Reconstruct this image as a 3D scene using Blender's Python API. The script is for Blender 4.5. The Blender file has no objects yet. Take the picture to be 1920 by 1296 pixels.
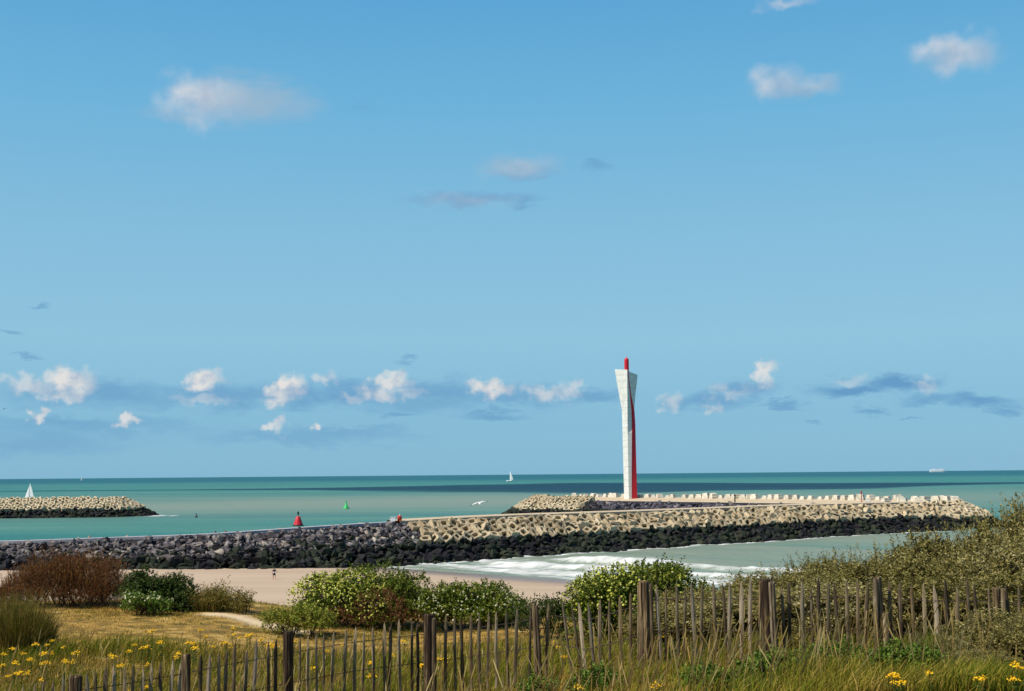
import bpy, bmesh, math, random
import numpy as np
from mathutils import Vector, Matrix, Euler

R = math.radians
random.seed(7)
rng = np.random.default_rng(7)
scene = bpy.context.scene
COL = scene.collection

# ------------------------------------------------------------------ camera
EYE = 16.0
F = 2400.0                      # focal length in pixels of the 1920 wide frame
PITCH, ROLL = R(5.75), R(-0.50)
CAM_R = Matrix.Rotation(R(90) + PITCH, 3, 'X') @ Matrix.Rotation(ROLL, 3, 'Z')
cam_d = bpy.data.cameras.new('camera')
cam_d.lens = 45.0
cam_d.sensor_width = 36.0
cam_d.clip_end = 200000
cam_d.clip_start = 0.1
cam = bpy.data.objects.new('camera', cam_d)
COL.objects.link(cam)
cam.matrix_world = Matrix.Translation((0, 0, EYE)) @ CAM_R.to_4x4()
scene.camera = cam


def ray(px, py):
    return (CAM_R @ Vector(((px - 960) / F, -(py - 648) / F, -1.0))).normalized()


def atd(px, py, D):             # world point of a bearing at depth D
    d = ray(px, py)
    return Vector((0, 0, EYE)) + d * (D / d.y)


def atz(px, py, z):
    d = ray(px, py)
    return Vector((0, 0, EYE)) + d * ((z - EYE) / d.z)


# ------------------------------------------------------------------ numpy noise
_tab = np.random.default_rng(3).random((256, 256))


def vnoise(x, y):
    x = np.asarray(x, float); y = np.asarray(y, float)
    xi = np.floor(x).astype(int); yi = np.floor(y).astype(int)
    fx = x - xi; fy = y - yi
    fx = fx * fx * (3 - 2 * fx); fy = fy * fy * (3 - 2 * fy)
    a = _tab[xi & 255, yi & 255]; b = _tab[(xi + 1) & 255, yi & 255]
    c = _tab[xi & 255, (yi + 1) & 255]; d = _tab[(xi + 1) & 255, (yi + 1) & 255]
    return (a * (1 - fx) + b * fx) * (1 - fy) + (c * (1 - fx) + d * fx) * fy


def fbm(x, y, o=4):
    s = 0; a = 0.5
    for k in range(o):
        s = s + a * vnoise(x + 17.3 * k, y + 5.1 * k)
        x = np.asarray(x) * 2.03; y = np.asarray(y) * 2.03; a *= 0.5
    return s


def sstep(a, b, x):
    t = np.clip((np.asarray(x, float) - a) / (b - a), 0, 1)
    return t * t * (3 - 2 * t)


# ------------------------------------------------------------------ mesh helpers
def mk(name, V, faces, smooth=False):
    """V (N,3); faces: list of int arrays (M,k) or one such array"""
    V = np.asarray(V, np.float32).reshape(-1, 3)
    if not isinstance(faces, (list, tuple)):
        faces = [faces]
    faces = [np.asarray(f, np.int32) for f in faces if len(f)]
    me = bpy.data.meshes.new(name)
    me.vertices.add(len(V))
    me.vertices.foreach_set('co', V.ravel())
    nl = sum(f.size for f in faces)
    me.loops.add(nl)
    me.loops.foreach_set('vertex_index', np.concatenate([f.ravel() for f in faces]))
    npoly = sum(len(f) for f in faces)
    me.polygons.add(npoly)
    tot = np.concatenate([np.full(len(f), f.shape[1], np.int32) for f in faces])
    st = np.concatenate([[0], np.cumsum(tot)[:-1]]).astype(np.int32)
    me.polygons.foreach_set('loop_start', st)
    me.polygons.foreach_set('loop_total', tot)
    me.polygons.foreach_set('use_smooth', np.full(npoly, bool(smooth)))
    me.update(calc_edges=True)
    me.validate()
    return me


def ob(name, me, mat=None, parent=None, loc=(0, 0, 0), rot=(0, 0, 0), sc=(1, 1, 1)):
    if mat is not None and len(me.materials) == 0:
        me.materials.append(mat)
    o = bpy.data.objects.new(name, me)
    COL.objects.link(o)
    o.location = loc
    o.rotation_euler = rot
    o.scale = sc if hasattr(sc, '__len__') else (sc, sc, sc)
    if parent is not None:
        o.parent = parent
    return o


def tag(o, label=None, cat=None, group=None, kind=None):
    if label: o['label'] = label
    if cat: o['category'] = cat
    if group: o['group'] = group
    if kind: o['kind'] = kind
    return o


def empty(name, loc, rz=0, sc=1):
    o = bpy.data.objects.new(name, None)
    o.empty_display_size = 0.2
    COL.objects.link(o)
    o.location = loc
    o.rotation_euler = (0, 0, rz)
    o.scale = (sc, sc, sc)
    return o


class MB:
    """collects boxes / tubes / lathes into ONE mesh"""
    def __init__(self):
        self.v = []; self.q = []; self.t = []; self.n = 0

    def add(self, V, quads=(), tris=()):
        V = np.asarray(V, float).reshape(-1, 3)
        self.v.append(V)
        if len(quads): self.q.append(np.asarray(quads, int) + self.n)
        if len(tris): self.t.append(np.asarray(tris, int) + self.n)
        self.n += len(V)

    def box(self, c, s, rz=0.0, taper=1.0):
        x, y, z = np.array(s) / 2.0
        V = np.array([[-x, -y, -z], [x, -y, -z], [x, y, -z], [-x, y, -z],
                      [-x * taper, -y * taper, z], [x * taper, -y * taper, z], [x * taper, y * taper, z], [-x * taper, y * taper, z]])
        c0, s0 = math.cos(rz), math.sin(rz)
        V = V @ np.array([[c0, s0, 0], [-s0, c0, 0], [0, 0, 1]]) + np.array(c)
        self.add(V, [[0, 3, 2, 1], [4, 5, 6, 7], [0, 1, 5, 4], [1, 2, 6, 5], [2, 3, 7, 6], [3, 0, 4, 7]])

    def tube(self, pts, rad, n=8, cap=True):
        pts = np.asarray(pts, float)
        rad = np.full(len(pts), rad) if np.isscalar(rad) else np.asarray(rad, float)
        tan = np.gradient(pts, axis=0)
        tan /= np.linalg.norm(tan, axis=1)[:, None] + 1e-9
        up = np.array([0, 0, 1.0])
        if abs(tan[0] @ up) > 0.9: up = np.array([1.0, 0, 0])
        V = []
        for p, t, r in zip(pts, tan, rad):
            a = np.cross(t, up); a /= np.linalg.norm(a) + 1e-9
            b = np.cross(a, t)
            for k in range(n):
                th = 2 * math.pi * k / n
                V.append(p + r * (math.cos(th) * a + math.sin(th) * b))
        m = len(pts)
        Q = [[i * n + k, i * n + (k + 1) % n, (i + 1) * n + (k + 1) % n, (i + 1) * n + k] for i in range(m - 1) for k in range(n)]
        T = []
        if cap:
            V.append(pts[0]); V.append(pts[-1])
            for k in range(n):
                T.append([(k + 1) % n, k, m * n])
                T.append([(m - 1) * n + k, (m - 1) * n + (k + 1) % n, m * n + 1])
        self.add(V, Q, T)

    def lathe(self, prof, n=16, c=(0, 0, 0)):
        V = []; m = len(prof)
        for r, z in prof:
            for k in range(n):
                th = 2 * math.pi * k / n
                V.append((c[0] + r * math.cos(th), c[1] + r * math.sin(th), c[2] + z))
        Q = [[i * n + k, i * n + (k + 1) % n, (i + 1) * n + (k + 1) % n, (i + 1) * n + k] for i in range(m - 1) for k in range(n)]
        self.add(V, Q)

    def loft(self, rings, cap=True):
        rings = [np.asarray(r, float) for r in rings]
        n = len(rings[0]); m = len(rings)
        V = np.concatenate(rings)
        Q = [[i * n + k, i * n + (k + 1) % n, (i + 1) * n + (k + 1) % n, (i + 1) * n + k] for i in range(m - 1) for k in range(n)]
        T = []
        if cap:
            for k in range(1, n - 1):
                T.append([0, k + 1, k]); T.append([(m - 1) * n, (m - 1) * n + k, (m - 1) * n + k + 1])
        self.add(V, Q, T)

    def mesh(self, name, smooth=False):
        f = []
        if self.q: f.append(np.concatenate(self.q))
        if self.t: f.append(np.concatenate(self.t))
        return mk(name, np.concatenate(self.v), f, smooth)

    def build(self, name, mat, parent=None, smooth=False, **k):
        return ob(name, self.mesh(name, smooth), mat, parent, **k)


def ico(sub):
    bm = bmesh.new()
    bmesh.ops.create_icosphere(bm, subdivisions=sub, radius=1)
    V = np.array([v.co[:] for v in bm.verts]); T = np.array([[v.index for v in f.verts] for f in bm.faces])
    bm.free()
    return V, T


ICO1, ICO1T = ico(1)
ICO2, ICO2T = ico(2)
ICO3, ICO3T = ico(3)


def rock_verts(r, base=ICO2, planes=15):
    V = base.copy()
    for _ in range(planes):
        n = r.normal(size=3); n /= np.linalg.norm(n)
        d = r.uniform(0.26, 0.58)
        s = V @ n - d
        V = V - np.clip(s, 0, None)[:, None] * n
    V *= r.uniform(0.75, 1.3, 3) * np.array([2.0, 1.7, 1.45])
    return V


# ------------------------------------------------------------------ materials
def nt(mat):
    mat.use_nodes = True
    t = mat.node_tree
    t.nodes.clear()
    return t, t.nodes, t.links


def srgb(r, g, b):
    f = lambda c: (c / 255 / 12.92) if c / 255 <= 0.04045 else ((c / 255 + 0.055) / 1.055) ** 2.4
    return (f(r), f(g), f(b))


def mat_noise(name, cols, scale=1.0, rough=0.8, bump=0.0, bscale=None, detail=6, coords='Object', spec=0.3, metallic=0, stretch=(1, 1, 1), lo=0.3, hi=0.7, bdist=0.05, objvar=0.0):
    """principled with a noise-driven ramp through cols"""
    m = bpy.data.materials.new(name)
    t, N, L = nt(m)
    out = N.new('ShaderNodeOutputMaterial'); p = N.new('ShaderNodeBsdfPrincipled')
    L.new(p.outputs[0], out.inputs[0])
    p.inputs['Roughness'].default_value = rough
    p.inputs['Specular IOR Level'].default_value = spec
    p.inputs['Metallic'].default_value = metallic
    tc = N.new('ShaderNodeTexCoord'); mp = N.new('ShaderNodeMapping')
    mp.inputs['Scale'].default_value = stretch
    L.new(tc.outputs[coords], mp.inputs[0])
    nz = N.new('ShaderNodeTexNoise'); nz.inputs['Scale'].default_value = scale; nz.inputs['Detail'].default_value = detail
    nz.inputs['Roughness'].default_value = 0.65
    L.new(mp.outputs[0], nz.inputs['Vector'])
    cr = N.new('ShaderNodeValToRGB')
    e = cr.color_ramp.elements
    while len(e) < len(cols): e.new(0.5)
    for i, c in enumerate(cols):
        e[i].position = lo + (hi - lo) * i / max(1, len(cols) - 1)
        e[i].color = (*c, 1)
    fac = nz.outputs[0]
    if objvar:
        oi = N.new('ShaderNodeObjectInfo')
        ma = N.new('ShaderNodeMath'); ma.operation = 'MULTIPLY_ADD'; L.new(oi.outputs['Random'], ma.inputs[0]); ma.inputs[1].default_value = objvar
        mb = N.new('ShaderNodeMath'); mb.operation = 'SUBTRACT'; L.new(fac, mb.inputs[0]); mb.inputs[1].default_value = objvar * 0.5
        L.new(mb.outputs[0], ma.inputs[2]); fac = ma.outputs[0]
    L.new(fac, cr.inputs[0]); L.new(cr.outputs[0], p.inputs['Base Color'])
    if bump:
        nb = N.new('ShaderNodeTexNoise'); nb.inputs['Scale'].default_value = bscale or scale * 3; nb.inputs['Detail'].default_value = 8
        L.new(mp.outputs[0], nb.inputs['Vector'])
        b = N.new('ShaderNodeBump'); b.inputs['Strength'].default_value = bump; b.inputs['Distance'].default_value = bdist
        L.new(nb.outputs[0], b.inputs['Height']); L.new(b.outputs[0], p.inputs['Normal'])
    m['p'] = 1
    return m


def mat_leaf(name, cols, rough=0.55, trans=0.16, zone=0.0, zscale=0.3, spec=0.12, objvar=0.0):
    """leaf / blade colour varies from leaf to leaf and in patches across the ground"""
    m = bpy.data.materials.new(name)
    t, N, L = nt(m)
    out = N.new('ShaderNodeOutputMaterial')
    g = N.new('ShaderNodeNewGeometry')
    cr = N.new('ShaderNodeValToRGB')
    e = cr.color_ramp.elements
    while len(e) < len(cols): e.new(0.5)
    for i, c in enumerate(cols):
        e[i].position = i / max(1, len(cols) - 1); e[i].color = (*c, 1)
    fac = g.outputs['Random Per Island']
    if zone:
        nz = N.new('ShaderNodeTexNoise'); nz.inputs['Scale'].default_value = zscale; nz.inputs['Detail'].default_value = 3
        tc = N.new('ShaderNodeTexCoord'); L.new(tc.outputs['Object'], nz.inputs['Vector'])
        mr = N.new('ShaderNodeMapRange'); mr.inputs[1].default_value = 0.32; mr.inputs[2].default_value = 0.68
        L.new(nz.outputs[0], mr.inputs[0])
        mx = N.new('ShaderNodeMix'); mx.data_type = 'FLOAT'; mx.inputs[0].default_value = zone
        L.new(fac, mx.inputs[2]); L.new(mr.outputs[0], mx.inputs[3]); fac = mx.outputs[0]
    if objvar:
        oi = N.new('ShaderNodeObjectInfo')
        ma = N.new('ShaderNodeMath'); ma.operation = 'MULTIPLY_ADD'; L.new(oi.outputs['Random'], ma.inputs[0]); ma.inputs[1].default_value = objvar
        mb = N.new('ShaderNodeMath'); mb.operation = 'MULTIPLY'; L.new(fac, mb.inputs[0]); mb.inputs[1].default_value = 1 - objvar
        L.new(mb.outputs[0], ma.inputs[2]); fac = ma.outputs[0]
    L.new(fac, cr.inputs[0])
    p = N.new('ShaderNodeBsdfPrincipled'); p.inputs['Roughness'].default_value = rough; p.inputs['Specular IOR Level'].default_value = spec
    tr = N.new('ShaderNodeBsdfTranslucent')
    L.new(cr.outputs[0], p.inputs['Base Color']); L.new(cr.outputs[0], tr.inputs['Color'])
    mx = N.new('ShaderNodeMixShader'); mx.inputs[0].default_value = trans
    L.new(p.outputs[0], mx.inputs[1]); L.new(tr.outputs[0], mx.inputs[2]); L.new(mx.outputs[0], out.inputs[0])
    return m


def mat_flat(name, c, rough=0.5, spec=0.4, vary=0.15, scale=2.0, bump=0.0):
    c2 = tuple(x * (1 - vary) for x in c); c1 = tuple(min(1, x * (1 + vary)) for x in c)
    return mat_noise(name, [c2, c1], scale=scale, rough=rough, spec=spec, bump=bump)


M = {}
M['concrete_beige'] = mat_noise('concrete_beige', [(0.27, 0.19, 0.105), (0.45, 0.35, 0.215), (0.57, 0.475, 0.32)], 0.55, 0.9, 0.5, 3, coords='Object', spec=0.15, objvar=0.16)
M['concrete_pale'] = mat_noise('concrete_pale', [(0.42, 0.36, 0.27), (0.62, 0.56, 0.45), (0.72, 0.67, 0.56)], 0.8, 0.9, 0.4, 3, spec=0.15, objvar=0.12)
M['road'] = mat_noise('crest_concrete', [(0.42, 0.32, 0.20), (0.55, 0.44, 0.30)], 0.3, 0.9, 0.3, 2, spec=0.1)
M['rock'] = mat_noise('grey_rock', [(0.036, 0.030, 0.033), (0.105, 0.086, 0.082), (0.30, 0.25, 0.20)], 0.7, 0.9, 0.7, 3, spec=0.15, objvar=0.3)
M['rock_pale'] = mat_noise('pale_rock', [(0.16, 0.13, 0.11), (0.33, 0.27, 0.21), (0.50, 0.43, 0.35)], 0.7, 0.9, 0.7, 3, spec=0.15, objvar=0.25)
M['rubble'] = mat_noise('rubble_stone', [(0.03, 0.027, 0.034), (0.11, 0.095, 0.10), (0.34, 0.29, 0.25)], 0.9, 0.9, 0.7, 3, spec=0.15)
M['rock_dark'] = mat_noise('dark_rock', [(0.03, 0.026, 0.036), (0.09, 0.08, 0.095), (0.24, 0.21, 0.22)], 0.7, 0.9, 0.7, 3, spec=0.15, objvar=0.28)
M['weed'] = mat_noise('seaweed_rock', [(0.007, 0.006, 0.009), (0.014, 0.012, 0.013), (0.022, 0.029, 0.013), (0.034, 0.029, 0.020)], 0.22, 0.75, 0.8, 2.5, spec=0.2, lo=0.35, hi=0.68)
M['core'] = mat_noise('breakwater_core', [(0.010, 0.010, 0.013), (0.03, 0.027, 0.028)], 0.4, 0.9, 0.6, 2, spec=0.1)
M['wood'] = mat_noise('weathered_picket', [(0.075, 0.042, 0.022), (0.19, 0.138, 0.074), (0.42, 0.33, 0.21)], 22, 0.85, 0.6, 60, stretch=(1, 1, 0.12), spec=0.15, bdist=0.004, objvar=0.2)
M['wood_dark'] = mat_noise('dark_picket', [(0.032, 0.020, 0.014), (0.092, 0.065, 0.037), (0.27, 0.205, 0.135)], 22, 0.85, 0.6, 60, stretch=(1, 1, 0.12), spec=0.15, bdist=0.004, objvar=0.2)
M['wood_pale'] = mat_noise('silver_picket', [(0.14, 0.10, 0.065), (0.30, 0.23, 0.155), (0.44, 0.36, 0.26)], 22, 0.85, 0.6, 60, stretch=(1, 1, 0.12), spec=0.15, bdist=0.004)
M['post'] = mat_noise('weathered_post', [(0.016, 0.010, 0.009), (0.070, 0.044, 0.024), (0.30, 0.205, 0.11)], 26, 0.88, 1.0, 55, stretch=(1, 1, 0.06), spec=0.1, bdist=0.02, lo=0.36, hi=0.66, objvar=0.12)
M['wire'] = mat_flat('rusty_wire', (0.05, 0.028, 0.02), 0.7)
M['red'] = mat_flat('red_paint', (0.55, 0.012, 0.022), 0.45, 0.35, 0.10, 0.4)
M['green_paint'] = mat_flat('green_paint', (0.015, 0.40, 0.08), 0.5)
M['black_paint'] = mat_flat('black_paint', (0.012, 0.012, 0.014), 0.5)
M['white_paint'] = mat_flat('white_paint', (0.80, 0.80, 0.78), 0.4, vary=0.04)
M['sail'] = mat_leaf('sailcloth', [(0.80, 0.80, 0.78), (0.84, 0.84, 0.82)], 0.7, 0.25)
M['glass_dark'] = mat_flat('dark_window', (0.03, 0.04, 0.05), 0.1)

# ------------------------------------------------------------------ ground
ZF = [(-30, 12.2), (-12, 12.1), (-7, 12.15), (-4.7, 12.3), (-3.4, 12.42), (-1.4, 12.5), (0.35, 12.7), (1.95, 13.15), (3.6, 13.36), (5.1, 13.39), (7, 13.33), (12, 13.3), (40, 13.2)]
ZP = [(-40, 11.9), (-16, 11.85), (-12, 11.85), (-9, 11.8), (-6, 11.45), (-3, 11.3), (0, 11.5), (3, 11.3), (6, 11.4), (12, 11.6), (40, 11.6)]
# waterline across the beach and its landward normal
S0 = np.array([-31.0, 233.0]); SD = np.array([41.5, -38.0]); SD /= np.linalg.norm(SD); SN = np.array([-SD[1] * -1, 0]) if False else np.array([SD[1], -SD[0]])


def shore(x, y):                # metres landward (+) of the waterline
    return (np.asarray(x) - S0[0]) * SN[0] + (np.asarray(y) - S0[1]) * SN[1]


def ground(x, y):
    x = np.asarray(x, float); y = np.asarray(y, float)
    zf = np.interp(x, [a for a, _ in ZF], [b for _, b in ZF])
    zp = np.interp(x, [a for a, _ in ZP], [b for _, b in ZP])
    front = zf + np.clip(19 - y, -5, 25) * 0.062
    b = sstep(20.5, 37, y)
    z = front * (1 - b) + zp * b
    z = z + 0.16 * (fbm(x * 0.35 + 9, y * 0.35, 3) - 0.45) * sstep(22, 27, y)
    s = shore(x, y)
    beach = np.where(s > 0, 2.3 * (1 - np.exp(-np.clip(s, 0, None) * 0.022)), np.maximum(s * 0.035, -3.0))
    e = 43.5 + 2.5 * (fbm(x * 0.12, 3.7, 2) - 0.4)  - 4.0 * sstep(2, 8, x)
    k = sstep(0, 26, y - e)
    return z * (1 - k) + beach * k


def on_ground(px, py, up=0.0, lo=12.0, hi=60.0):
    d = ray(px, py); o = Vector((0, 0, EYE))
    D = lo
    while D < hi:
        p = o + d * (D / d.y)
        if p.z <= float(ground(p.x, p.y)) + up: return p.x, p.y
        D += 0.1
    return None


def grid_sheet(name, xs, ys, zf):
    X, Y = np.meshgrid(xs, ys)
    Z = zf(X, Y)
    V = np.stack([X, Y, Z], -1).reshape(-1, 3)
    n = len(xs); m = len(ys)
    i = np.arange(m - 1)[:, None] * n + np.arange(n - 1)[None]
    Q = np.stack([i, i + 1, i + 1 + n, i + n], -1).reshape(-1, 4)
    return mk(name, V, Q, True)


# the sandy ground runs in one sheet from behind the camera, over the dune, down the beach and under the sea
ysg = np.concatenate([np.arange(-30, 12, 3), np.arange(12, 50, 0.3), np.arange(50, 80, 1), np.arange(80, 300, 4)])
xsg = np.concatenate([np.arange(-320, -45, 12), np.arange(-45, -18, 1.5), np.arange(-18, 18, 0.3), np.arange(18, 45, 1.5), np.arange(45, 330, 12)])
gm = bpy.data.materials.new('dune_and_beach_sand')
t, N, L = nt(gm)
out = N.new('ShaderNodeOutputMaterial'); p = N.new('ShaderNodeBsdfPrincipled'); L.new(p.outputs[0], out.inputs[0])
tc = N.new('ShaderNodeTexCoord')


def noise_node(N, L, vec, scale, detail=5, rough=0.6):
    n = N.new('ShaderNodeTexNoise'); n.inputs['Scale'].default_value = scale; n.inputs['Detail'].default_value = detail; n.inputs['Roughness'].default_value = rough
    L.new(vec, n.inputs['Vector']); return n.outputs[0]


def ramp_node(N, L, fac, stops):
    c = N.new('ShaderNodeValToRGB'); e = c.color_ramp.elements
    while len(e) < len(stops): e.new(0.5)
    for i, (q, col) in enumerate(stops): e[i].position = q; e[i].color = (*col, 1)
    L.new(fac, c.inputs[0]); return c.outputs[0]


def mixc(N, L, f, a, b):
    m = N.new('ShaderNodeMix'); m.data_type = 'RGBA'
    if isinstance(f, float): m.inputs[0].default_value = f
    else: L.new(f, m.inputs[0])
    for s, v in ((6, a), (7, b)):
        if isinstance(v, tuple): m.inputs[s].default_value = (*v, 1)
        else: L.new(v, m.inputs[s])
    return m.outputs[2]


def math_node(N, L, op, a, b=None, c=None):
    m = N.new('ShaderNodeMath'); m.operation = op
    for i, v in enumerate((a, b, c)):
        if v is None: continue
        if isinstance(v, (int, float)): m.inputs[i].default_value = v
        else: L.new(v, m.inputs[i])
    return m.outputs[0]


def attr(N, name):
    a = N.new('ShaderNodeAttribute'); a.attribute_name = name; return a.outputs['Fac']


mp = N.new('ShaderNodeMapping'); mp.inputs['Rotation'].default_value = (0, 0, R(42)); mp.inputs['Scale'].default_value = (0.25, 1, 1)
L.new(tc.outputs['Object'], mp.inputs[0])
sand = ramp_node(N, L, noise_node(N, L, mp.outputs[0], 0.12, 6), [(0.3, (0.40, 0.285, 0.19)), (0.7, (0.47, 0.345, 0.235))])
dune = ramp_node(N, L, noise_node(N, L, tc.outputs['Object'], 1.6, 8, 0.7), [(0.36, (0.085, 0.065, 0.012)), (0.47, (0.20, 0.115, 0.022)), (0.56, (0.34, 0.20, 0.035)), (0.68, (0.48, 0.34, 0.14))])
c = mixc(N, L, attr(N, 'turf'), sand, dune)
c = mixc(N, L, attr(N, 'wet'), c, (0.20, 0.145, 0.115))
c = mixc(N, L, attr(N, 'path'), c, (0.62, 0.47, 0.28))
L.new(c, p.inputs['Base Color'])
rr = N.new('ShaderNodeMapRange'); rr.inputs[3].default_value = 0.95; rr.inputs[4].default_value = 0.28
L.new(attr(N, 'wet'), rr.inputs[0]); L.new(rr.outputs[0], p.inputs['Roughness'])
p.inputs['Specular IOR Level'].default_value = 0.25
bm_ = N.new('ShaderNodeBump'); bm_.inputs['Strength'].default_value = 0.4; bm_.inputs['Distance'].default_value = 0.06
L.new(noise_node(N, L, tc.outputs['Object'], 3.0, 8), bm_.inputs['Height']); L.new(bm_.outputs[0], p.inputs['Normal'])

gme = grid_sheet('sandy_ground', xsg, ysg, ground)
gme.materials.append(gm)
co = np.empty(len(gme.vertices) * 3, np.float32); gme.vertices.foreach_get('co', co); co = co.reshape(-1, 3)


def seg_dist(px_, py_, pts):
    best = np.full(px_.shape, 1e9)
    for (x0, y0), (x1, y1) in zip(pts[:-1], pts[1:]):
        dx, dy = x1 - x0, y1 - y0
        tt = np.clip(((px_ - x0) * dx + (py_ - y0) * dy) / (dx * dx + dy * dy), 0, 1)
        best = np.minimum(best, np.hypot(px_ - x0 - tt * dx, py_ - y0 - tt * dy))
    return best


path_px = [(405, 1152), (440, 1156), (475, 1166), (520, 1176), (556, 1184)]
PATH = [q for q in (on_ground(a, b) for a, b in path_px) if q]


def path_w(x, y):
    return np.clip(1.25 - seg_dist(x, y, PATH) / 0.55 + 0.9 * (fbm(x * 1.3, y * 1.3, 3) - 0.5), 0, 1)


def set_attr(me, name, val):
    a = me.attributes.new(name, 'FLOAT', 'POINT'); a.data.foreach_set('value', np.asarray(val, np.float32).ravel())


turf_edge = co[:, 2] + 2.0 * (fbm(co[:, 0] * 0.2, co[:, 1] * 0.2, 3) - 0.5)
set_attr(gme, 'turf', sstep(5.0, 9.5, turf_edge))
sh = shore(co[:, 0], co[:, 1])
set_attr(gme, 'wet', 1 - sstep(2.5, 15, sh + 5 * (fbm(co[:, 0] * 0.05, co[:, 1] * 0.05, 3) - 0.5)))
set_attr(gme, 'path', path_w(co[:, 0], co[:, 1]) * (co[:, 1] < 44))
tag(ob('ground', gme), 'pale sand of the beach and the grassy dune before it', 'ground', kind='structure')

# ------------------------------------------------------------------ breakwaters
def catmull(P, step):
    P = np.asarray(P, float)
    P = np.vstack([2 * P[0] - P[1], P, 2 * P[-1] - P[-2]])
    outp = []
    for i in range(1, len(P) - 2):
        p0, p1, p2, p3 = P[i - 1:i + 3]
        for tt in np.linspace(0, 1, 24, endpoint=False):
            outp.append(0.5 * (2 * p1 + (p2 - p0) * tt + (2 * p0 - 5 * p1 + 4 * p2 - p3) * tt ** 2 + (3 * p1 - p0 - 3 * p2 + p3) * tt ** 3))
    outp.append(P[-2])
    outp = np.array(outp)
    d = np.concatenate([[0], np.cumsum(np.linalg.norm(np.diff(outp, axis=0), axis=1))])
    s = np.arange(0, d[-1], step)
    return np.stack([np.interp(s, d, outp[:, k]) for k in range(outp.shape[1])], -1), s


# near breakwater: line of its foot as it meets sand and water; third value = crest height
NEAR = [(-150, 192, 5.2), (-110, 198, 5.4), (-80, 202, 5.6), (-62, 207, 5.85), (-42, 213, 6.3), (-19, 231, 7.0), (4, 252, 7.4), (27, 272, 7.35), (55, 298, 7.3), (75, 317, 7.3), (104, 338, 7.2), (120, 347, 7.0)]
near, near_s = catmull(NEAR, 1.0)
near_t = np.gradient(near[:, :2], axis=0); near_t /= np.linalg.norm(near_t, axis=1)[:, None]
near_n = np.stack([-near_t[:, 1], near_t[:, 0]], -1)       # away from the viewer
NEAR_RUN = 11.0


def near_at(s, up):                                          # point on the near slope; up 0..1 from foot to crest
    x = np.interp(s, near_s, near[:, 0]); y = np.interp(s, near_s, near[:, 1]); h = np.interp(s, near_s, near[:, 2])
    nx = np.interp(s, near_s, near_n[:, 0]); ny = np.interp(s, near_s, near_n[:, 1])
    return np.array([x + nx * NEAR_RUN * up, y + ny * NEAR_RUN * up, h * up]), np.array([nx, ny])


def sweep(path, nrm, prof):                                  # prof: list of (inset, height factor, height offset)
    h = path[:, 2]
    rings = [np.stack([path[:, 0] + nrm[:, 0] * i, path[:, 1] + nrm[:, 1] * i, h * k + o], -1) for i, k, o in prof]
    V = np.concatenate(rings); n = len(path); m = len(prof)
    i = np.arange(m - 1)[:, None] * n + np.arange(n - 1)[None]
    Q = np.stack([i, i + 1, i + 1 + n, i + n], -1).reshape(-1, 4)
    return V, Q


nb = empty('breakwater', (0, 0, 0))
tag(nb, 'long near breakwater of dark rock and hollow beige blocks crossing the whole bay', 'breakwater')
V, Q = sweep(near, near_n, [(-4, 0, -3), (1.4, 0, -0.4), (NEAR_RUN + 0.8, 1, -0.35), (NEAR_RUN + 5.5, 1, -0.35), (NEAR_RUN + 22, 0, -5)])
ob('core', mk('core', V, Q), M['core'], nb)
i_road = int(np.searchsorted(near[:, 0], -14))
# flat concrete cap with a real thickness on the right-hand stretch, a narrower grey one on the left
V, Q = sweep(near[i_road:], near_n[i_road:], [(NEAR_RUN + 1.0, 1, -0.3), (NEAR_RUN + 1.0, 1, 0.25), (NEAR_RUN + 5.0, 1, 0.42), (NEAR_RUN + 5.4, 1, -0.4)])
ob('crest_slab', mk('crest_slab', V, Q), M['road'], nb)
V, Q = sweep(near[:i_road + 1], near_n[:i_road + 1], [(NEAR_RUN + 2.4, 1, -0.4), (NEAR_RUN + 2.4, 1, 0.12), (NEAR_RUN + 3.6, 1, 0.16), (NEAR_RUN + 3.8, 1, -0.4)])
cap = ob('crest_slab', mk('crest_slab', V, Q), mat_noise('grey_cap', [(0.34, 0.30, 0.31), (0.52, 0.47, 0.46)], 0.4, 0.9, 0.4, 2, spec=0.1), nb)
cap['label'] = 'grey concrete cap'

# rounded (stadium) breakwaters
def stadium(c0, c1, r, step, a_from=None):
    c0 = np.array(c0, float); c1 = np.array(c1, float)
    d = c1 - c0; ln = np.linalg.norm(d); d /= ln; n = np.array([-d[1], d[0]])
    per = 2 * ln + 2 * math.pi * r
    res = []
    for s in np.arange(0, per, step):
        if s < ln:
            res.append((*(c0 + d * s - n * r), *(-n)))
        elif s < ln + math.pi * r:
            a = (s - ln) / r
            o = -n * math.cos(a) + d * math.sin(a); res.append((*(c1 + o * r), *o))
        elif s < 2 * ln + math.pi * r:
            q = s - ln - math.pi * r
            res.append((*(c1 - d * q + n * r), *n))
        else:
            a = (s - 2 * ln - math.pi * r) / r
            o = n * math.cos(a) - d * math.sin(a); res.append((*(c0 + o * r), *o))
    return np.array(res)


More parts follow.
